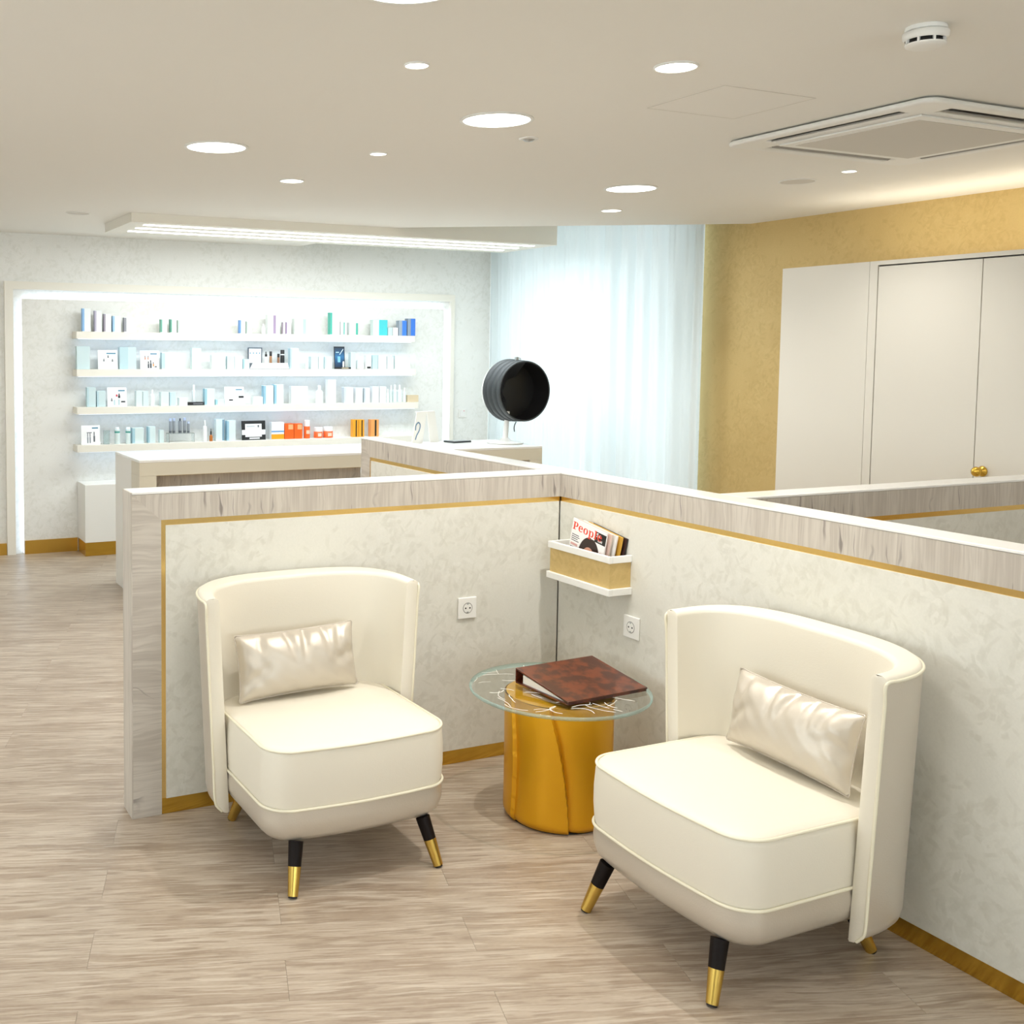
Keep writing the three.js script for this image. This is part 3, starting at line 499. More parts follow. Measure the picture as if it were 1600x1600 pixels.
{ // bottle display on the second shelf
  const y = 1.4365, t = thing('bottle_display', 'white display tray with dark framed backboard carrying four bottles', 'display', [0.684, y, ZI - 0.02]);
  part('tray', slab([[-0.178, 0], [0.178, 0], [0.164, 0.05], [-0.15, 0.05]], 0.05), tint('#f4f6f6'), t);
  part('tray_edge', slab([[-0.19, 0], [-0.178, 0], [-0.15, 0.05], [-0.182, 0.05]], 0.05), tint('#5c636b'), t);
  part('tray_foot', box(-0.178, 0.178, 0, 0.004, -0.05, 0.0008), tint('#8a9096'), t);
  const b = part('backboard', box(-0.172, -0.046, 0.0505, 0.178, -0.062, -0.056), tint('#565d66'), t);
  part('print', box(-0.163, -0.055, 0.051, 0.17, -0.0562, -0.0552), tint('#f2f6f6'), b);
  [-0.152, -0.124, -0.096, -0.069].forEach((x) => part('print_dot', new THREE.CircleGeometry(0.006, 14).translate(x, 0.132, -0.0548), tint('#3d7c94'), b));
  const tops = [['white dropper bottle with black bulb on the bottle display', 0.661, 0.013, 0.095, '#f2f2f0', '#1a1412'], ['amber bottle with black cap on the bottle display', 0.703, 0.0115, 0.097, '#a87c56', '#15110f'], ['shortest amber bottle on the bottle display', 0.773, 0.0105, 0.078, '#9a6f52', '#15110f'], ['black bottle with white band on the bottle display', 0.809, 0.018, 0.11, '#24282c', '#15110f']];
  tops.forEach(([label, x, r, h, c, cap], i) => {
    const q = thing('bottle', label, 'bottle', [x, y + 0.0505, ZI - 0.045]);
    part('body', lathe([[0, 0], [r, 0], [r, h * 0.5], [i ? r * 0.9 : r * 0.5, h * 0.6], [0, h * 0.6]], 18), tint(c), q);
    part('cap', lathe(i ? [[r * 0.95, h * 0.6], [r * 0.95, h], [0, h]] : [[r * 0.75, h * 0.5], [r * 0.75, h * 0.75], [r * 0.35, h * 0.8], [r * 0.3, h], [0, h]], 16), tint(cap), q);
    if (i === 3) part('band', lathe([[r + 0.0006, h * 0.6], [r + 0.0006, h * 0.68]], 18), tint('#e9eaea'), q);
  });
  const p = thing('display_plate', 'black strip plate at the foot of the dark blue card', 'plate', [1.349, y, ZI + 0.012]);
  part('plate', box(-0.074, 0.074, 0, 0.016, -0.02, 0, 0.001), tint('#1a1c1f'), p);
  part('print', box(-0.012, 0.05, 0.004, 0.012, -0.001, 0.0006), tint('#b7a98c'), p);
  const v = thing('bottle', 'tiny white bottle in front of the dark blue card', 'bottle', [1.354, y + 0.0165, ZI + 0.003]);
  part('body', lathe([[0, 0], [0.0075, 0], [0.0075, 0.042], [0.004, 0.05], [0, 0.05]], 16), tint('#f6f7f7'), v);
  part('cap', lathe([[0.004, 0.05], [0.004, 0.06], [0, 0.06]], 12), tint('#15171a'), v);
}
{ const t = thing('wall_switch', 'small white wall switch with red lamp near the curtain', 'switch', [2.645, 0.985, BACK]);
  part('plate', box(-0.04, 0.04, 0, 0.08, 0, 0.009, 0.003), mat.white, t); part('rocker', box(-0.028, 0.028, 0.012, 0.068, 0.009, 0.013, 0.002), mat.gloss, t);
  part('indicator', box(0.008, 0.016, 0.058, 0.066, 0.013, 0.0145), tint('#e08a90'), t); }

// ---------- hanging light box with three linear lights ----------
{
  const t = thing('light_box', 'long white ceiling box with three linear lights', 'ceiling light', [0, 2.415, 0]);
  part('housing', merge([box(-0.87, 2.46, 0, 0.0598, -4.14, -3.4), box(1.0105, 2.46, 0.0598, TOP - 2.4155, -4.14, -3.4)]), mat.shelf, t);
  [-3.53, -3.74, -3.95].forEach((z) => {
    part('lens_strip', box(-0.75, 2.33, -0.004, 0.002, z - 0.022, z + 0.022), glowWhite, t);
    rectLight(WHITE, STRIP, 3.06, 0.04, [0.79, 2.4095, z], [0.79, 0, z]);
  });
}
// ---------- ceiling fittings ----------
const discGlow = glowWarm;
function downlight(x, z, r, label, k = 1) {
  const t = thing('downlight', label, 'ceiling light', [x, CEIL, z], 0, 'recessed downlights');
  part('trim_ring', lathe([[r * 1.08, 0], [r * 1.09, -0.004], [r * 0.99, -0.006], [r * 0.985, -0.001], [r * 0.985, 0]], 48), mat.white, t);
  part('lens', lathe([[0, -0.0035], [r * 0.985, -0.0035]], 48), discGlow, t);
  if (r > 0.1) { const w = r * 1.45; rectLight(WARM, DOWNLIGHT * k, w, w, [x, CEIL - 0.009, z], [x, 0, z]); }
  else { const s = new THREE.SpotLight(WARM, SMALL * k * (r > 0.05 ? 1 : 0.55), 0, 1.15, 0.7, 2); s.position.set(x, CEIL - 0.024, z); s.target.position.set(x, 0, z); s.castShadow = true; s.shadow.radius = 1; scene.add(s, s.target); }
}
downlight(-1.365, 1.185, 0.128, 'large round downlight at the very top edge');
downlight(-0.329, -0.004, 0.128, 'large round downlight above the partition corner');
downlight(-1.106, -1.005, 0.128, 'large round downlight above the left walkway');
downlight(1.277, -1.149, 0.13, 'large round downlight nearest the curtain');
downlight(-0.99, 0.559, 0.036, 'small spot downlight at top centre');
downlight(-0.264, 0.884, 0.062, 'medium round downlight left of the smoke detector', 1.6);
downlight(-0.407, -0.831, 0.036, 'smallest spot downlight between the two large ones');
downlight(-0.451, -1.723, 0.06, 'medium downlight just in front of the light box');
downlight(1.776, -1.923, 0.06, 'medium downlight beside the curtain');
downlight(1.826, -0.238, 0.033, 'small spot downlight beside the air conditioner');
// unseen lamps added outside the frame to even out the room light
downlight(-2.6, 0.1, 0.13, 'large round fill downlight added outside the frame to the left');
downlight(-2.5, 2.2, 0.13, 'large round fill downlight added outside the frame above the viewer');
downlight(-0.45, 2.3, 0.13, 'large round fill downlight added outside the frame above the right armchair');
downlight(-3.2, -2.2, 0.13, 'large round fill downlight added outside the frame near the left wall');
downlight(-2.4, -3.5, 0.13, 'large round fill downlight added outside the frame beside the shelf wall', 1.3);
downlight(-2.35, -1.2, 0.13, 'large round fill downlight added outside the frame above the walkway');
downlight(1.3, 2.0, 0.13, 'large round fill downlight added outside the frame beyond the air conditioner');
[[1.863, -0.578, 0.09, 'round grey ceiling speaker grille beside the air conditioner'], [-1.171, -3.595, 0.078, 'round ceiling speaker grille left of the light box']].forEach(([x, z, r, label]) => {
  const t = thing('ceiling_speaker', label, 'speaker', [x, CEIL, z]);
  part('rim', lathe([[r, 0], [r, -0.004], [r * 0.93, -0.005], [r * 0.93, 0]], 40), mat.white, t);
  part('grille', lathe([[0, -0.003], [r * 0.93, -0.003]], 40), mat.mesh, t);
});
{ const t = thing('ceiling_sensor', 'tiny round ceiling sensor beside a large downlight', 'sensor', [-0.008, CEIL, -0.254]);
  part('rim', lathe([[0.04, 0], [0.039, -0.004], [0.026, -0.006], [0.026, 0]], 32), mat.white, t); part('dome', lathe([[0.026, -0.004], [0.018, -0.012], [0, -0.015]], 24), mat.steel, t); }
{ const t = thing('smoke_detector', 'white round smoke detector on the ceiling', 'smoke detector', [0.05, CEIL, 1.486]);
  part('base', lathe([[0.05, 0], [0.052, -0.008], [0.049, -0.012], [0, -0.012]], 40), mat.white, t);
  part('body', lathe([[0.047, -0.012], [0.057, -0.016], [0.056, -0.03], [0.05, -0.035]], 40), mat.white, t);
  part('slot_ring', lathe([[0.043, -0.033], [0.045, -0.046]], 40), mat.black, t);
  for (let i = 0; i < 8; i++) part('fin', box(0.043, 0.051, -0.047, -0.034, -0.0025, 0.0025).rotateY(i * Math.PI / 4 + 0.3), mat.white, t);
  part('cap', lathe([[0.05, -0.045], [0.049, -0.05], [0.035, -0.056], [0, -0.057]], 40), mat.white, t); }
{ const t = thing('ceiling_hatch', 'flush square access hatch in the ceiling left of the air conditioner', 'hatch', [0.25, CEIL, 0.585]);
  part('frame', merge([box(-0.207, 0.207, -0.0015, 0, -0.187, -0.1845), box(-0.207, 0.207, -0.0015, 0, 0.1845, 0.187), box(-0.207, -0.2045, -0.0015, 0, -0.1845, 0.1845), box(0.2045, 0.207, -0.0015, 0, -0.1845, 0.1845)]), mat.core, t);
  part('door', box(-0.203, 0.203, -0.0012, 0, -0.183, 0.183), mat.ceiling, t); }
{ // cassette air conditioner
  const t = thing('air_conditioner', 'square white ceiling cassette air conditioner with grey grille', 'air conditioner', [1.275, CEIL, 0.518]), hw = 0.525, hd = 0.468;
  const s = new THREE.Shape(), r = 0.06; s.moveTo(-hw + r, -hd); s.lineTo(hw - r, -hd); s.quadraticCurveTo(hw, -hd, hw, -hd + r); s.lineTo(hw, hd - r); s.quadraticCurveTo(hw, hd, hw - r, hd); s.lineTo(-hw + r, hd); s.quadraticCurveTo(-hw, hd, -hw, hd - r); s.lineTo(-hw, -hd + r); s.quadraticCurveTo(-hw, -hd, -hw + r, -hd);
  const slot = (x0, x1, y0, y1) => { const p = new THREE.Path(); p.moveTo(x0, y0); p.lineTo(x0, y1); p.lineTo(x1, y1); p.lineTo(x1, y0); p.closePath(); s.holes.push(p); };
  slot(-hw + 0.055, -hw + 0.115, -0.30, 0.30); slot(hw - 0.115, hw - 0.055, -0.30, 0.30); slot(-0.35, 0.35, -hd + 0.055, -hd + 0.115); slot(-0.35, 0.35, hd - 0.115, hd - 0.055);
  const g = new THREE.ExtrudeGeometry(s, { depth: 0.006, bevelEnabled: true, bevelThickness: 0.007, bevelSize: 0.012, bevelOffset: -0.012, bevelSegments: 3 }); g.rotateX(Math.PI / 2); g.translate(0, -0.012, 0);
  part('fascia', g, mat.white, t);
  const lo = (a, b, c, d, rx, rz) => { const m = part('louvre', box(-(b - a) / 2, (b - a) / 2, -0.003, 0.003, -(d - c) / 2, (d - c) / 2, 0.002), mat.grey, t); m.position.set((a + b) / 2, -0.018, (c + d) / 2); m.rotation.set(rx, 0, rz); };
  lo(-hw + 0.082, -hw + 0.112, -0.295, 0.295, 0, 0.35); lo(hw - 0.112, hw - 0.082, -0.295, 0.295, 0, -0.35); lo(-0.345, 0.345, -hd + 0.082, -hd + 0.112, -0.35, 0); lo(-0.345, 0.345, hd - 0.112, hd - 0.082, 0.35, 0);
  part('grille_frame', box(-0.375, 0.375, -0.033, -0.0252, -0.318, 0.318, 0.003), mat.white, t);
  part('grille', box(-0.33, 0.33, -0.0345, -0.033, -0.275, 0.275), mat.mesh, t);
}

// ---------- cabinet run along the gold wall ----------
{
  const t = thing('wall_cabinet', 'tall white cabinet run with flush doors along the gold wall', 'cabinet', [2.4, 0, -1.152]), D = 0.66;
  part('carcass', merge([box(0.09, D, 0.001, 2.07, 0.02, 2.9), box(0.0116, 0.09, 0.001, 2.07, 0.02, 0.57), box(0.0116, 0.09, 0.001, 0.05, 0.57, 2.9)]), mat.cabinet, t);
  part('side_panel', box(0, 0.0115, 0.001, 2.088, 0, 0.58, 0.001), mat.cabinet, t);
  part('end_panel', box(0.0115, D, 0.001, 2.088, 0, 0.019), mat.cabinet, t);
  part('filler', box(0, 0.0115, 0.001, 2.088, 0.583, 0.631), mat.cabinet, t);
  part('top_rail', box(0, 0.02, 2.066, 2.088, 0.631, 2.9), mat.cabinet, t);
  part('top', box(0.0205, D, 2.072, 2.084, 0.02, 2.9), mat.cabinet, t);
  [0.637, 1.209, 1.781, 2.353].forEach((z, i) => {
    const d = part('door', box(0, 0.02, 0.06, 2.058, z, z + 0.5675, 0.001), mat.cabinet, t);
    if (i === 1) part('knob', merge([lathe([[0, 0], [0.024, 0], [0.026, 0.004], [0.02, 0.012], [0.009, 0.016], [0.008, 0.03], [0.02, 0.036], [0.0245, 0.047], [0.021, 0.058], [0.01, 0.066], [0, 0.067]], 28).rotateZ(Math.PI / 2).translate(0, 1.038, z + 0.045)]), mat.brass, d);
  });
  part('led_strip', box(0.35, 0.37, 2.0842, 2.09, 0.12, 2.85), glow(GOLDLIGHT, 2), t);
  rectLight(GOLDLIGHT, CABINET_LED, 0.02, 2.7, [2.76, 2.0925, 0.335], [2.76, 4, 0.335]);
}
// ---------- reception desk ----------
{
  const t = thing('reception_desk', 'long white reception desk with recessed wood fronts', 'desk', [0, 0, 0]), z0 = -3.72, z1 = -3.09;
  part('top', box(-0.905, 2.14, 0.8845, 0.9, z0, z1, 0.002), mat.gloss, t);
  part('front_rail', box(-0.905, 2.14, 0.8, 0.884, z1 - 0.2, z1, 0.001), mat.beige, t);
  part('side_frame', box(-0.905, -0.795, 0.001, 0.7995, z1 - 0.2, z1), mat.beige, t);
  part('side_frame', box(2.03, 2.14, 0.001, 0.7995, z1 - 0.2, z1), mat.beige, t);
  part('side_panel', box(-0.905, -0.88, 0.001, 0.884, z0, z1 - 0.2005), mat.white, t);
  part('side_panel', box(2.115, 2.14, 0.001, 0.884, z0, z1 - 0.2005), mat.white, t);
  part('wood_front', wbox(-0.7945, 0.70, 0.02, 0.7995, z1 - 0.16, z1 - 0.12), mat.wood, t);
  part('wood_front', wbox(1.2, 2.0295, 0.02, 0.7995, z1 - 0.16, z1 - 0.12), mat.wood, t);
  part('brass_edge', box(-0.7945, 0.70, 0.788, 0.7992, z1 - 0.1198, z1 - 0.09), mat.brass, t);
}
{ const t = thing('brochure_stand', 'white folded brochure stand with looped figure on the desk', 'stand', [1.45, 0.9005, -3.62], 0.35);
  const L = part('left_leaf', slab([[-0.16, 0], [-0.035, 0], [0.01, 0.235], [-0.105, 0.235]], 0.004), mat.paper, t);
  part('right_leaf', slab([[0.055, 0], [0.16, 0], [0.105, 0.235], [0.012, 0.235]], 0.004), mat.paper, t);
  part('printed_loop', tube([[-0.118, 0.1, 0], [-0.112, 0.14, 0], [-0.085, 0.158, 0], [-0.066, 0.14, 0], [-0.075, 0.1, 0], [-0.105, 0.06, 0], [-0.118, 0.03, 0]], 0.006, false, 40, 6).scale(1, 1, 0.1).translate(0, 0, 0.001), tint('#5f7f9c'), L);
  part('spine', box(-0.105, 0.105, 0.2352, 0.239, -0.02, 0), mat.paper, t); }
{ const t = thing('tablet', 'thin grey tablet lying on the desk behind the partition', 'tablet', [1.72, 0.9005, -3.6], 0.2); part('body', box(-0.09, 0.09, 0, 0.012, -0.06, 0.06, 0.003), mat.rubber, t); part('screen', box(-0.082, 0.082, 0.0121, 0.0126, -0.052, 0.052), mat.steel, t); }
{ // round hooded skin camera on a pedestal
  const t = thing('skin_scanner', 'round black hooded skin scanner on a white pedestal', 'scanner', [2.02, 0.9005, -3.40]);
  part('base', lathe([[0, 0], [0.135, 0], [0.14, 0.004], [0.135, 0.009], [0.05, 0.018], [0.026, 0.04], [0, 0.04]], 48), mat.gloss, t);
  part('stem', rod([0, 0.03, 0], [0.03, 0.24, -0.02], 0.022, 0.017), mat.gloss, t);
  const Hc = [0.075, 0.4], head = (pr, m, n, seg = 64) => part(n, lathe(pr, seg).rotateX(Math.PI / 2).translate(Hc[0], Hc[1], 0), m, t);
  head([[0, -0.19], [0.1, -0.185], [0.19, -0.15], [0.232, -0.095], [0.24, -0.07]], mat.gloss, 'back_shell');
  head([[0.24, -0.07], [0.238, -0.035], [0.228, -0.028], [0.236, -0.018], [0.236, 0.022], [0.224, 0.03], [0.232, 0.04], [0.232, 0.084], [0.221, 0.09], [0.229, 0.1], [0.229, 0.136], [0.222, 0.142], [0.217, 0.138]], mat.rubber, 'ribbed_hood');
  head([[0.217, 0.138], [0.205, -0.04]], mat.black, 'hood_lining');
  head([[0, -0.05], [0.208, -0.04]], mat.blackGloss, 'dark_window');
  part('drape', (() => { const g = grid(24, 10, (u, v) => { const a = -0.35 + u * 2.3, r = 0.214 * (1 - 0.55 * v); return [Hc[0] + Math.cos(a + 1.9) * r - 0.02 * v, Hc[1] + Math.sin(a + 1.9) * r, 0.13 - 0.11 * v + 0.006 * Math.sin(u * 14)]; }); return g; })(), mat.black, t);
  part('clip', merge([box(-0.012, 0.012, -0.01, 0.016, -0.01, 0.012, 0.003).translate(Hc[0] - 0.005, Hc[1] + 0.24, 0.03), new THREE.TorusGeometry(0.012, 0.003, 8, 16).translate(Hc[0] + 0.012, Hc[1] + 0.236, 0.04)]), mat.steel, t);
  part('chain', tube([[0.055, 0.165, 0.06], [0.042, 0.14, 0.06], [0.038, 0.115, 0.06], [0.042, 0.09, 0.06]], 0.004, false, 20), mat.rubber, t);
}

// ---------- armchairs ----------
const sgnpow = (v, p) => Math.sign(v) * Math.pow(Math.abs(v), p);
function rings(list, capTop = true, capBottom = true) {        // list of closed rings, each an array of [x, y, z] of equal length
  const n = list[0].length, pos = [], uv = [], idx = []; let dist = 0;
  list.forEach((r, j) => { if (j) dist += Math.hypot(r[0][0] - list[j - 1][0][0], r[0][1] - list[j - 1][0][1], r[0][2] - list[j - 1][0][2]); let l = 0; for (let i = 0; i <= n; i++) { const p = r[i % n], q = r[(i + n - 1) % n]; if (i) l += Math.hypot(p[0] - q[0], p[2] - q[2]); pos.push(...p); uv.push(l, dist); } });
  for (let j = 0; j + 1 < list.length; j++) for (let i = 0; i < n; i++) { const a = j * (n + 1) + i, b = a + 1, c = a + n + 1, d = c + 1; idx.push(a, d, b, a, c, d); }
  const cap = (r, up) => { const c = r.reduce((s, p) => [s[0] + p[0] / n, s[1] + p[1] / n, s[2] + p[2] / n], [0, 0, 0]), k = pos.length / 3; pos.push(...c); uv.push(0, 0); r.forEach((p) => { pos.push(...p); uv.push(p[0], p[2]); }); for (let i = 0; i < n; i++) { const a = k + 1 + i, b = k + 1 + (i + 1) % n; up ? idx.push(k, b, a) : idx.push(k, a, b); } };
  if (capBottom) cap(list[0], false); if (capTop) cap(list[list.length - 1], true);
  const g = new THREE.BufferGeometry(); g.setAttribute('position', new THREE.Float32BufferAttribute(pos, 3)); g.setAttribute('uv', new THREE.Float32BufferAttribute(uv, 2)); g.setIndex(idx); g.computeVertexNormals();
  const N = g.attributes.normal; for (let j = 0; j < list.length; j++) { const a = j * (n + 1), b = a + n, v = new THREE.Vector3().fromBufferAttribute(N, a).add(new THREE.Vector3().fromBufferAttribute(N, b)).normalize(); N.setXYZ(a, v.x, v.y, v.z); N.setXYZ(b, v.x, v.y, v.z); }
  return g;
}
function footprint(hw, z0, z1, rf, rb, inset, y, per = 10, bow = 0) {   // rounded rectangle, front corners rf, rear corners rb
  const out = [], a = hw - inset, f = z1 - inset, b = z0 + inset;
  const c = (cx, cz, r, t0) => { r = Math.max(r - inset * 0.5, 0.01); for (let i = 0; i <= per; i++) { const t = t0 + (i / per) * Math.PI / 2; out.push([cx(r) + Math.cos(t) * r, y, cz(r) + Math.sin(t) * r]); } };
  const edge = (p, q, m) => { for (let i = 1; i < m; i++) out.push([p[0] + (q[0] - p[0]) * i / m, y, p[2] + (q[2] - p[2]) * i / m + bow * Math.sin(Math.PI * i / m) * (p[2] > 0.4 && q[2] > 0.4 && Math.abs(p[2] - q[2]) < 0.01 ? 1 : 0)]); };
  c((r) => a - r, (r) => f - r, rf, 0); let p = out[out.length - 1]; edge(p, [-p[0], y, p[2]], 12);
  c((r) => -a + r, (r) => f - r, rf, Math.PI / 2); p = out[out.length - 1]; edge(p, [-a, y, b + rb], 8);
  c((r) => -a + r, (r) => b + r, rb, Math.PI); p = out[out.length - 1]; edge(p, [-p[0], y, p[2]], 8);
  c((r) => a - r, (r) => b + r, rb, 1.5 * Math.PI); p = out[out.length - 1]; edge(p, out[0], 8);
  return out;
}
function makeArmchair(label, at, turn) {
  const t = thing('armchair', label, 'armchair', at, turn, 'cream lounge armchairs');
  // base and seat
  const fp = (inset, y, hw = 0.306) => footprint(hw, 0.12, 0.682, 0.095, 0.1, inset, y, 10, 0.012);
  part('base', rings([fp(0.075, 0.137), fp(0.05, 0.138), fp(0.025, 0.147), fp(0.008, 0.165), fp(0, 0.19), fp(-0.002, 0.215), fp(0.001, 0.247)], false), mat.pearl, t);
  const dome = [[0.012, 0.4285], [0.03, 0.4325], [0.07, 0.4385], [0.12, 0.4425], [0.17, 0.4445], [0.21, 0.4452]];
  part('seat', rings([fp(0.003, 0.248), fp(0, 0.26), fp(-0.003, 0.31), fp(-0.003, 0.36), fp(0, 0.405), fp(0.003, 0.42), ...dome.map(([i, y]) => footprint(0.306, 0.12, 0.682, 0.095, 0.1, i, y, 10, 0.012 * (1 - i * 3)))], true, false), mat.cream, t);
  part('seat_piping', tube(fp(0.002, 0.4235), 0.0042, true, 220), mat.piping, t);
  part('base_piping', tube(fp(-0.002, 0.249), 0.0045, true, 220), mat.piping, t);
  // back shell: rounded U in plan, outer skin pearl, inside cream
  const NS = 64, n = 3.0, zf = 0.312;
  const taper = (y) => 0.91 + 0.09 * clamp((y - 0.1) / 0.71);
  const outer = (k, y, inset) => { const a = (k / NS) * Math.PI, W = 0.384 * taper(y) - inset, D = 0.278 - inset + 0.012 * (taper(y) - 1); return [W * sgnpow(Math.cos(a), 2 / n), y, zf - D * Math.pow(Math.sin(a), 2 / n)]; };
  const inner = (k, y, inset) => { const a = (k / NS) * Math.PI, W = 0.384 * taper(y) - 0.046 + inset, D = 0.19 + inset; return [W * sgnpow(Math.cos(a), 2 / n), y, zf - D * Math.pow(Math.sin(a), 2 / n)]; };
  const crown = (k) => 0.014 * Math.sin((k / NS) * Math.PI);
  const sheet = (rows, flip) => { const nu = NS, pos = [], uv = [], idx = []; rows.forEach((r, j) => r.forEach((p, i) => { pos.push(...p); uv.push(i * 0.017, p[1]); })); for (let j = 0; j + 1 < rows.length; j++) for (let i = 0; i < nu; i++) { const a = j * (nu + 1) + i, b = a + 1, c = a + nu + 1, d = c + 1; flip ? idx.push(a, b, d, a, d, c) : idx.push(a, d, b, a, c, d); } const g = new THREE.BufferGeometry(); g.setAttribute('position', new THREE.Float32BufferAttribute(pos, 3)); g.setAttribute('uv', new THREE.Float32BufferAttribute(uv, 2)); g.setIndex(idx); g.computeVertexNormals(); return g; };
  const row = (f, y, inset, c = 0) => Array.from({ length: NS + 1 }, (_, k) => { const p = f(k, y, inset); p[1] += crown(k) * c; return p; });
  const ys = [0.165, 0.25, 0.35, 0.45, 0.55, 0.65, 0.74, 0.796];
  const cf = (y) => smooth(0.5, 0.8, y);
  part('back_shell', sheet([row(inner, 0.112, 0), row(outer, 0.112, 0.05), row(outer, 0.115, 0.034), row(outer, 0.125, 0.016), row(outer, 0.142, 0.004), ...ys.map((y) => row(outer, y, 0, cf(y)))], false), mat.pearl, t);
  const insideRows = [...ys].reverse().map((y) => row(inner, y, 0, cf(y)));
  part('backrest', sheet([row(outer, 0.797, 0, 1), row(outer, 0.806, 0.003, 1), row(outer, 0.812, 0.012, 1), row(inner, 0.812, 0.012, 1), row(inner, 0.806, 0.003, 1), ...insideRows, row(inner, 0.112, 0)], false), mat.cream, t);
  // flat end faces
  const ends = [0, NS].map((k) => { const pos = [], idx = [], uv = [], yy = [0.112, 0.125, 0.142, ...ys, 0.806, 0.812]; yy.forEach((y, j) => { const io = { 0.112: 0.03, 0.125: 0.012, 0.142: 0.003, 0.806: 0.003, 0.812: 0.012 }[y] ?? 0, ii = { 0.806: 0.003, 0.812: 0.012 }[y] ?? 0; const a = outer(k, y, io), b = inner(k, y, ii); const m = [(a[0] + b[0]) / 2, y, zf + 0.007]; pos.push(...a, ...m, ...b); uv.push(0, y, 0.02, y, 0.04, y); if (j) { const q = j * 3; for (const e of [0, 1]) { const A = q - 3 + e, B = q - 2 + e, C = q + e, D = q + 1 + e; k ? idx.push(A, B, D, A, D, C) : idx.push(A, D, B, A, C, D); } } }); const g = new THREE.BufferGeometry(); g.setAttribute('position', new THREE.Float32BufferAttribute(pos, 3)); g.setAttribute('uv', new THREE.Float32BufferAttribute(uv, 2)); g.setIndex(idx); g.computeVertexNormals(); return g; });
  ends.forEach((g) => part('end_face', g, mat.cream, t));
  const side = (k) => [[0.118, 0.022], [0.142, 0.003], ...ys.map((y) => [y, 0])].map(([y, i]) => { const p = outer(k, y, i); return [p[0], p[1], p[2] + 0.001]; });
  const top = Array.from({ length: NS + 1 }, (_, k) => { const p = outer(k, 0.799, -0.0005); p[1] += crown(k); return p; });
  part('back_piping', tube([...side(0), ...top.slice(1, -1), ...side(NS).reverse()], 0.0042, false, 260), mat.piping, t);
  // legs
  [[0.215, 0.655, 0.246, 0.706], [-0.215, 0.655, -0.246, 0.706], [0.2, 0.2, 0.232, 0.13], [-0.2, 0.2, -0.232, 0.13]].forEach(([tx, tz, bx, bz]) => {
    const q = (y) => { const k = (0.145 - y) / 0.145; return [tx + (bx - tx) * k, y, tz + (bz - tz) * k]; };
    const l = part('leg', rod(q(0.145), q(0.08), 0.0225, 0.0195), mat.darkWood, t);
    part('ferrule', rod(q(0.0805), q(0.005), 0.0198, 0.0152), mat.ferrule, l);
    part('glide', rod(q(0.006), q(0.0005), 0.0135, 0.0125), mat.foot, l);
  });
  return t;
}
makeArmchair('cream armchair with pearl base, left one facing the viewer', [-1.204, 0, 0], 0);
makeArmchair('cream armchair with pearl base, right one with its side to the long partition', [-0.004, 0, 1.352], -Math.PI / 2);
function pillow(label, at, turn, lean, roll, s0) {
  const W = 0.435, H = 0.215, T = 0.062, N = 44, Mv = 26;
  const half = (sg) => grid(N, Mv, (a, b) => {
    const u = a * 2 - 1, v = b * 2 - 1, e = Math.pow(clamp(1 - Math.pow(Math.abs(u), 3)), 0.55) * Math.pow(clamp(1 - Math.pow(Math.abs(v), 2.6)), 0.6);
    const x = u * W / 2 * (1 - 0.035 * (1 - v * v)), y = v * H / 2 * (1 - 0.06 * (1 - Math.pow(u, 2)));
    const top = smooth(-0.2, 1, v), rim = smooth(0.25, 1, Math.abs(u));
    let wr = 0; [[-0.62, 0.6, 30], [-0.2, 0.9, 36], [0.12, 1, 34], [0.42, 0.8, 40], [0.72, 0.5, 30]].forEach(([c, am, k], i) => { const d = (u - c - 0.10 * (1 - v) * (i % 2 ? 1 : -1) + s0); wr -= am * Math.exp(-d * d * k * 8) * top; });
    wr -= 0.9 * rim * Math.exp(-Math.pow((v + 0.1 + 0.4 * (Math.abs(u) - 0.7) + 0.25 * Math.sin(u * 5 + s0 * 9)) * 5, 2)) * 0.7; wr += 0.3 * Math.sin(u * 17 + v * 6 + s0 * 20) * Math.sin(v * 5 + u * 3) * (0.3 + 0.5 * rim);
    return [x, y, sg * (T * e + 0.02 * wr * Math.min(1, e * 2.2))];
  });
  const back = half(-1); { const i = back.index.array; for (let k = 0; k < i.length; k += 3) { const q = i[k]; i[k] = i[k + 1]; i[k + 1] = q; } back.computeVertexNormals(); }
  const t = thing('lumbar_pillow', label, 'pillow', at, turn, 'pearl lumbar pillows');
  const b = part('cover', merge([half(1), back]), mat.pearl, t); b.rotation.set(lean, 0, roll); b.position.y = 0;
  const seam = []; for (let i = 0; i <= 18; i++) { const u = i / 9 - 1; seam.push([u * W / 2, H / 2 * (1 - 0.06 * (1 - u * u)), 0]); } for (let i = 1; i < 9; i++) { const v = 1 - i * 2 / 9; seam.push([W / 2 * (1 - 0.035 * (1 - v * v)), v * H / 2, 0]); }
  for (let i = 18; i >= 0; i--) { const u = i / 9 - 1; seam.push([u * W / 2, -H / 2 * (1 - 0.06 * (1 - u * u)), 0]); } for (let i = 8; i >= 1; i--) { const v = 1 - i * 2 / 9; seam.push([-W / 2 * (1 - 0.035 * (1 - v * v)), v * H / 2, 0]); }
  part('seam', tube(seam, 0.0022, true, 160, 6), mat.pearl, b);
  return t;
}
pillow('pearl lumbar pillow leaning in the left armchair', [-1.24, 0.557, 0.236], 0.03, -0.2, 0.02, 0);
pillow('pearl lumbar pillow leaning in the right armchair', [-0.23, 0.558, 1.378], -Math.PI / 2 - 0.02, -0.2, -0.02, 0.07);

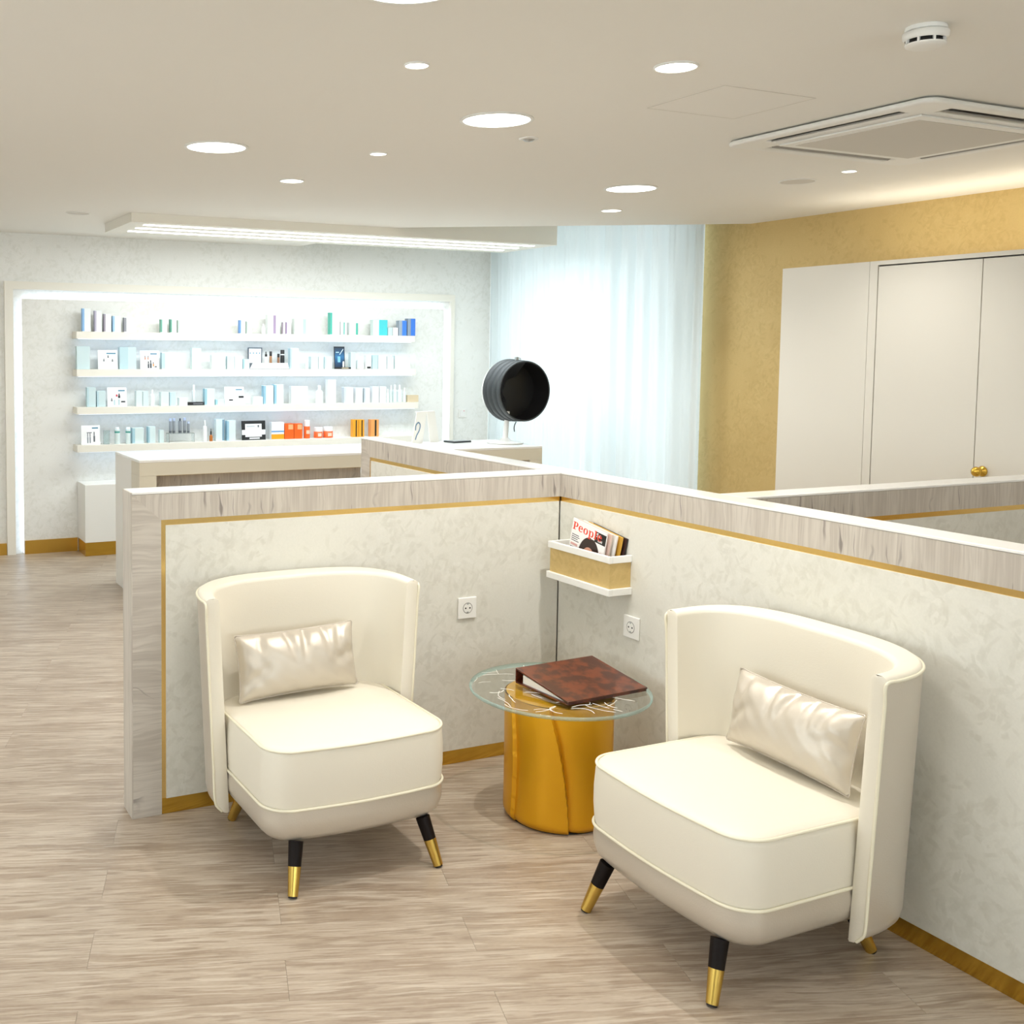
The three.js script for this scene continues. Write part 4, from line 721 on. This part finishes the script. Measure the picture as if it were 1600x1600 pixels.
// ---------- side table ----------
{
  const t = thing('side_table', 'round glass side table on a folded gold drum', 'table', [-0.382, 0, 0.53]);
  const R0 = 0.187, creases = [[-0.62, 0.5, 0.02], [-1.62, 0.06, 0.012], [0.45, -0.3, 0.016], [1.5, 0.35, 0.016], [2.6, -0.3, 0.014], [3.6, 0.3, 0.016]];
  const g = grid(360, 48, (u, v) => {
    const th = -u * Math.PI * 2 + 2.0, y = 0.004 + v * 0.424; let r = R0;
    creases.forEach(([c, tw, am]) => { const line = c + tw * (0.5 - v) * 0.8 + 0.08 * Math.sin(v * 3); let d = ((th - line) % (2 * Math.PI) + 3 * Math.PI) % (2 * Math.PI) - Math.PI; const k = am * (0.35 + 0.65 * Math.sin(Math.PI * clamp(0.15 + v * 0.75))); r += d > 0 ? -k * Math.exp(-d * 4.2) : k * 0.25 * Math.exp(d * 7); });
    if (v < 0.06) r -= 0.014 * Math.pow(1 - v / 0.06, 2);
    return [Math.sin(th) * r, y, Math.cos(th) * r];
  }, true);
  part('drum', g, mat.drum, t);
  part('drum_top', lathe([[0, 0.428], [R0 * 0.97, 0.428]], 64), mat.drum, t);
  part('glide_ring', lathe([[R0 * 0.9, 0.0005], [R0 * 0.9, 0.006], [R0 * 0.6, 0.006]], 48), mat.black, t);
  const glass = part('glass_top', lathe([[0.305, 0.4445], [0, 0.4445]], 96), mat.glass, t);
  part('glass_edge', lathe([[0.300, 0.4305], [0.306, 0.432], [0.309, 0.436], [0.309, 0.4395], [0.307, 0.443], [0.305, 0.4445]], 96), mat.glassEdge, glass);
  const veins = []; seed = 77;
  for (let i = 0; i < 46; i++) {
    const a = rnd() * Math.PI * 2, r = 0.09 + rnd() * 0.2, pts = []; let x = Math.cos(a) * r, z = Math.sin(a) * r, d = rnd() * 6.28, turnv = (rnd() - 0.5) * 0.9; const n = 4 + Math.floor(rnd() * 5);
    for (let k = 0; k < n; k++) { if (Math.hypot(x, z) > 0.297) break; pts.push([x, 0.4447, z]); x += Math.cos(d) * 0.016; z += Math.sin(d) * 0.016; d += turnv + (rnd() - 0.5) * 0.35; }
    if (pts.length > 2) veins.push(tube(pts, 0.0009 + rnd() * 0.0007, false, pts.length * 3, 5).translate(0, 0, 0));
  }
  const gv = merge(veins); gv.translate(0, -0.4447, 0); gv.scale(1, 0.35, 1); gv.translate(0, 0.4447, 0);
  part('etched_vein', gv, mat.frost, glass);
}
{ // ring binder: thick spine towards the partition, cover sloping down to the viewer
  const t = thing('ring_binder', 'brown marbled leather ring binder on the glass table', 'binder', [-0.312, 0.4452, 0.553], 0.06), L = 0.172, D = 0.135, h0 = 0.052, h1 = 0.012;
  const sloped = (y0a, y1a, y0b, y1b, z0, z1, x0, x1) => { const s = new THREE.Shape([[z0, y0a], [z1, y0b], [z1, y1b], [z0, y1a]].map(([a, b]) => new THREE.Vector2(a, b))); const g = new THREE.ExtrudeGeometry(s, { depth: x1 - x0, bevelEnabled: true, bevelSize: 0.0012, bevelThickness: 0.0012, bevelSegments: 2 }); g.rotateY(-Math.PI / 2); g.translate(x1, 0, 0); return uvBox(g); };
  part('back_cover', sloped(0.0012, 0.0042, 0.0012, 0.0042, -D, D, -L, L), mat.binder, t);
  part('front_cover', sloped(h0 - 0.003, h0, h1 - 0.003, h1, -D, D + 0.004, -L, L), mat.binder, t);
  part('spine', box(-L, L, 0.003, h0, -D - 0.005, -D - 0.0015, 0.002), mat.binder, t);
  part('lining', sloped(h0 - 0.0055, h0 - 0.0045, h1 - 0.0055, h1 - 0.0045, -D + 0.002, D, -L + 0.002, L - 0.002), mat.black, t);
  part('pages', sloped(0.0065, 0.034, 0.0056, 0.0066, -D + 0.03, D - 0.012, -L + 0.008, L - 0.01), mat.paper, t);
  part('ring', new THREE.TorusGeometry(0.017, 0.0022, 8, 20).rotateY(Math.PI / 2).translate(-0.04, 0.024, -D + 0.024), mat.steel, t);
  part('ring', new THREE.TorusGeometry(0.017, 0.0022, 8, 20).rotateY(Math.PI / 2).translate(0.04, 0.024, -D + 0.024), mat.steel, t);
}
// ---------- wall rack with magazines ----------
{
  const t = thing('magazine_rack', 'white and gold magazine rack on the long partition', 'rack', [0, 0, 0]), z0 = 0.066, z1 = 0.436, X = -0.104;
  const ring = (y0, y1, e, m, n) => part(n, merge([box(X - e, X + 0.014, y0, y1, z0 - e, z1 + e, 0.0015), box(X + 0.014, -0.001, y0, y1, z0 - e, z0 + 0.012, 0.0015), box(X + 0.014, -0.001, y0, y1, z1 - 0.012, z1 + e, 0.0015)]), m, t);
  ring(0.836, 0.861, 0, mat.white, 'top_rim'); ring(0.717, 0.742, 0.003, mat.white, 'bottom_rim');
  part('gold_body', uvBox(merge([box(X + 0.007, X + 0.013, 0.7425, 0.8355, z0 + 0.007, z1 - 0.007), box(X + 0.013, -0.001, 0.7425, 0.8355, z0 + 0.007, z0 + 0.012), box(X + 0.013, -0.001, 0.7425, 0.8355, z1 - 0.012, z1 - 0.007)])), mat.stuccoGold, t);
  part('floor_board', box(X + 0.014, -0.001, 0.726, 0.735, z0 + 0.012, z1 - 0.012), mat.white, t);
  const cover = print(256, 340, (x) => {
    R(x, '#f2efec', 0, 0, 256, 340); x.fillStyle = '#2c1c17'; x.beginPath(); x.ellipse(150, 190, 78, 120, 0, 0, 7); x.fill(); R(x, '#2c1c17', 74, 190, 152, 150);
    x.fillStyle = '#dca58c'; x.beginPath(); x.ellipse(148, 196, 46, 66, 0, 0, 7); x.fill(); R(x, '#d39a82', 120, 240, 54, 60);
    x.fillStyle = '#3a241c'; x.fillRect(118, 180, 22, 6); x.fillRect(158, 180, 22, 6); x.fillStyle = '#fff'; x.fillRect(121, 190, 16, 6); x.fillRect(161, 190, 16, 6); x.fillStyle = '#2a1a14'; x.fillRect(126, 190, 6, 6); x.fillRect(166, 190, 6, 6); x.fillStyle = '#b4503f'; x.fillRect(132, 232, 32, 8);
    R(x, '#4a4a50', 8, 92, 54, 5); R(x, '#4a4a50', 8, 104, 60, 5); R(x, '#4a4a50', 8, 116, 48, 5); R(x, '#4a4a50', 8, 128, 58, 5); R(x, '#d9a7a0', 8, 146, 52, 14); R(x, '#3b3f66', 8, 170, 48, 40); R(x, '#a4303c', 30, 186, 26, 20);
    R(x, '#f4f2f0', 150, 12, 100, 62); x.fillStyle = '#161616'; x.fillRect(176, 16, 80, 64); x.fillStyle = '#fff'; x.font = 'bold 34px sans-serif'; x.fillText('Sc', 184, 46); x.fillStyle = '#fff'; x.font = 'bold 22px sans-serif'; x.fillText('cut', 200, 72);
    R(x, '#c22a30', 226, 130, 26, 30); R(x, '#c22a30', 226, 210, 26, 18);
    x.fillStyle = '#e23a1c'; x.font = 'bold 66px serif'; x.fillText('People', 4, 64);
  });
  const inks = ['#ece9e4', '#d8c7b8', '#e7e2da', '#e0b04a', '#2b2725'];
  const names = ['magazine with red title and a dark haired portrait in the rack', 'pale pink magazine second in the rack', 'cream magazine in the middle of the rack', 'yellow edged magazine fourth in the rack', 'dark covered magazine nearest the wall in the rack'];
  names.forEach((label, i) => {
    const m = thing('magazine', label, 'magazine', [-0.073 + i * 0.0125, 0.7365, 0.235 + i * 0.012], -Math.PI / 2, 'magazines in the wall rack');
    const h = 0.215 - i * 0.004, w = 0.205, g = box(-w / 2, w / 2, 0, h, -0.0048, 0, 0.001), tilt = new THREE.Group(); 
    const b = part('pages', g, tint(inks[i]), m); b.rotation.set(-0.06 - i * 0.01, 0, -0.15);
    const c = part('cover', new THREE.PlaneGeometry(w - 0.002, h - 0.002).translate(0, h / 2, 0.0006), i ? tint(['', '#d9bdb0', '#efece6', '#c99a3c', '#3a2420'][i]) : M({ map: cover, roughness: 0.35 }), m); c.rotation.copy(b.rotation);
  });
}
// ---------- sockets ----------
function socket(label, at, turn) {
  const t = thing('wall_socket', label, 'socket', at, turn);
  part('plate', box(-0.041, 0.041, -0.041, 0.041, 0, 0.009, 0.003), mat.white, t);
  part('well', lathe([[0.0215, 0.0094], [0.0205, 0.0096], [0.0195, 0.0092], [0.0195, 0.0093], [0, 0.0093]], 32).rotateX(Math.PI / 2), mat.grey, t);
  part('insert', lathe([[0.0185, 0.0094], [0.0185, 0.0102], [0, 0.0102]], 32).rotateX(Math.PI / 2), mat.white, t);
  for (const s of [-1, 1]) part('pin_hole', new THREE.CircleGeometry(0.0034, 14).translate(s * 0.0095, 0, 0.0105), mat.black, t);
  for (const s of [-1, 1]) part('earth_clip', box(-0.0035, 0.0035, -0.003, 0.003, 0.0094, 0.0112).translate(0, s * 0.0165, 0), mat.steel, t);
}
socket('white wall socket beside the left armchair', [-0.431, 0.611, 0.0005], 0);
socket('white wall socket on the long partition under the magazine rack', [-0.0005, 0.598, 0.447], -Math.PI / 2);

renderer.render(scene, camera);
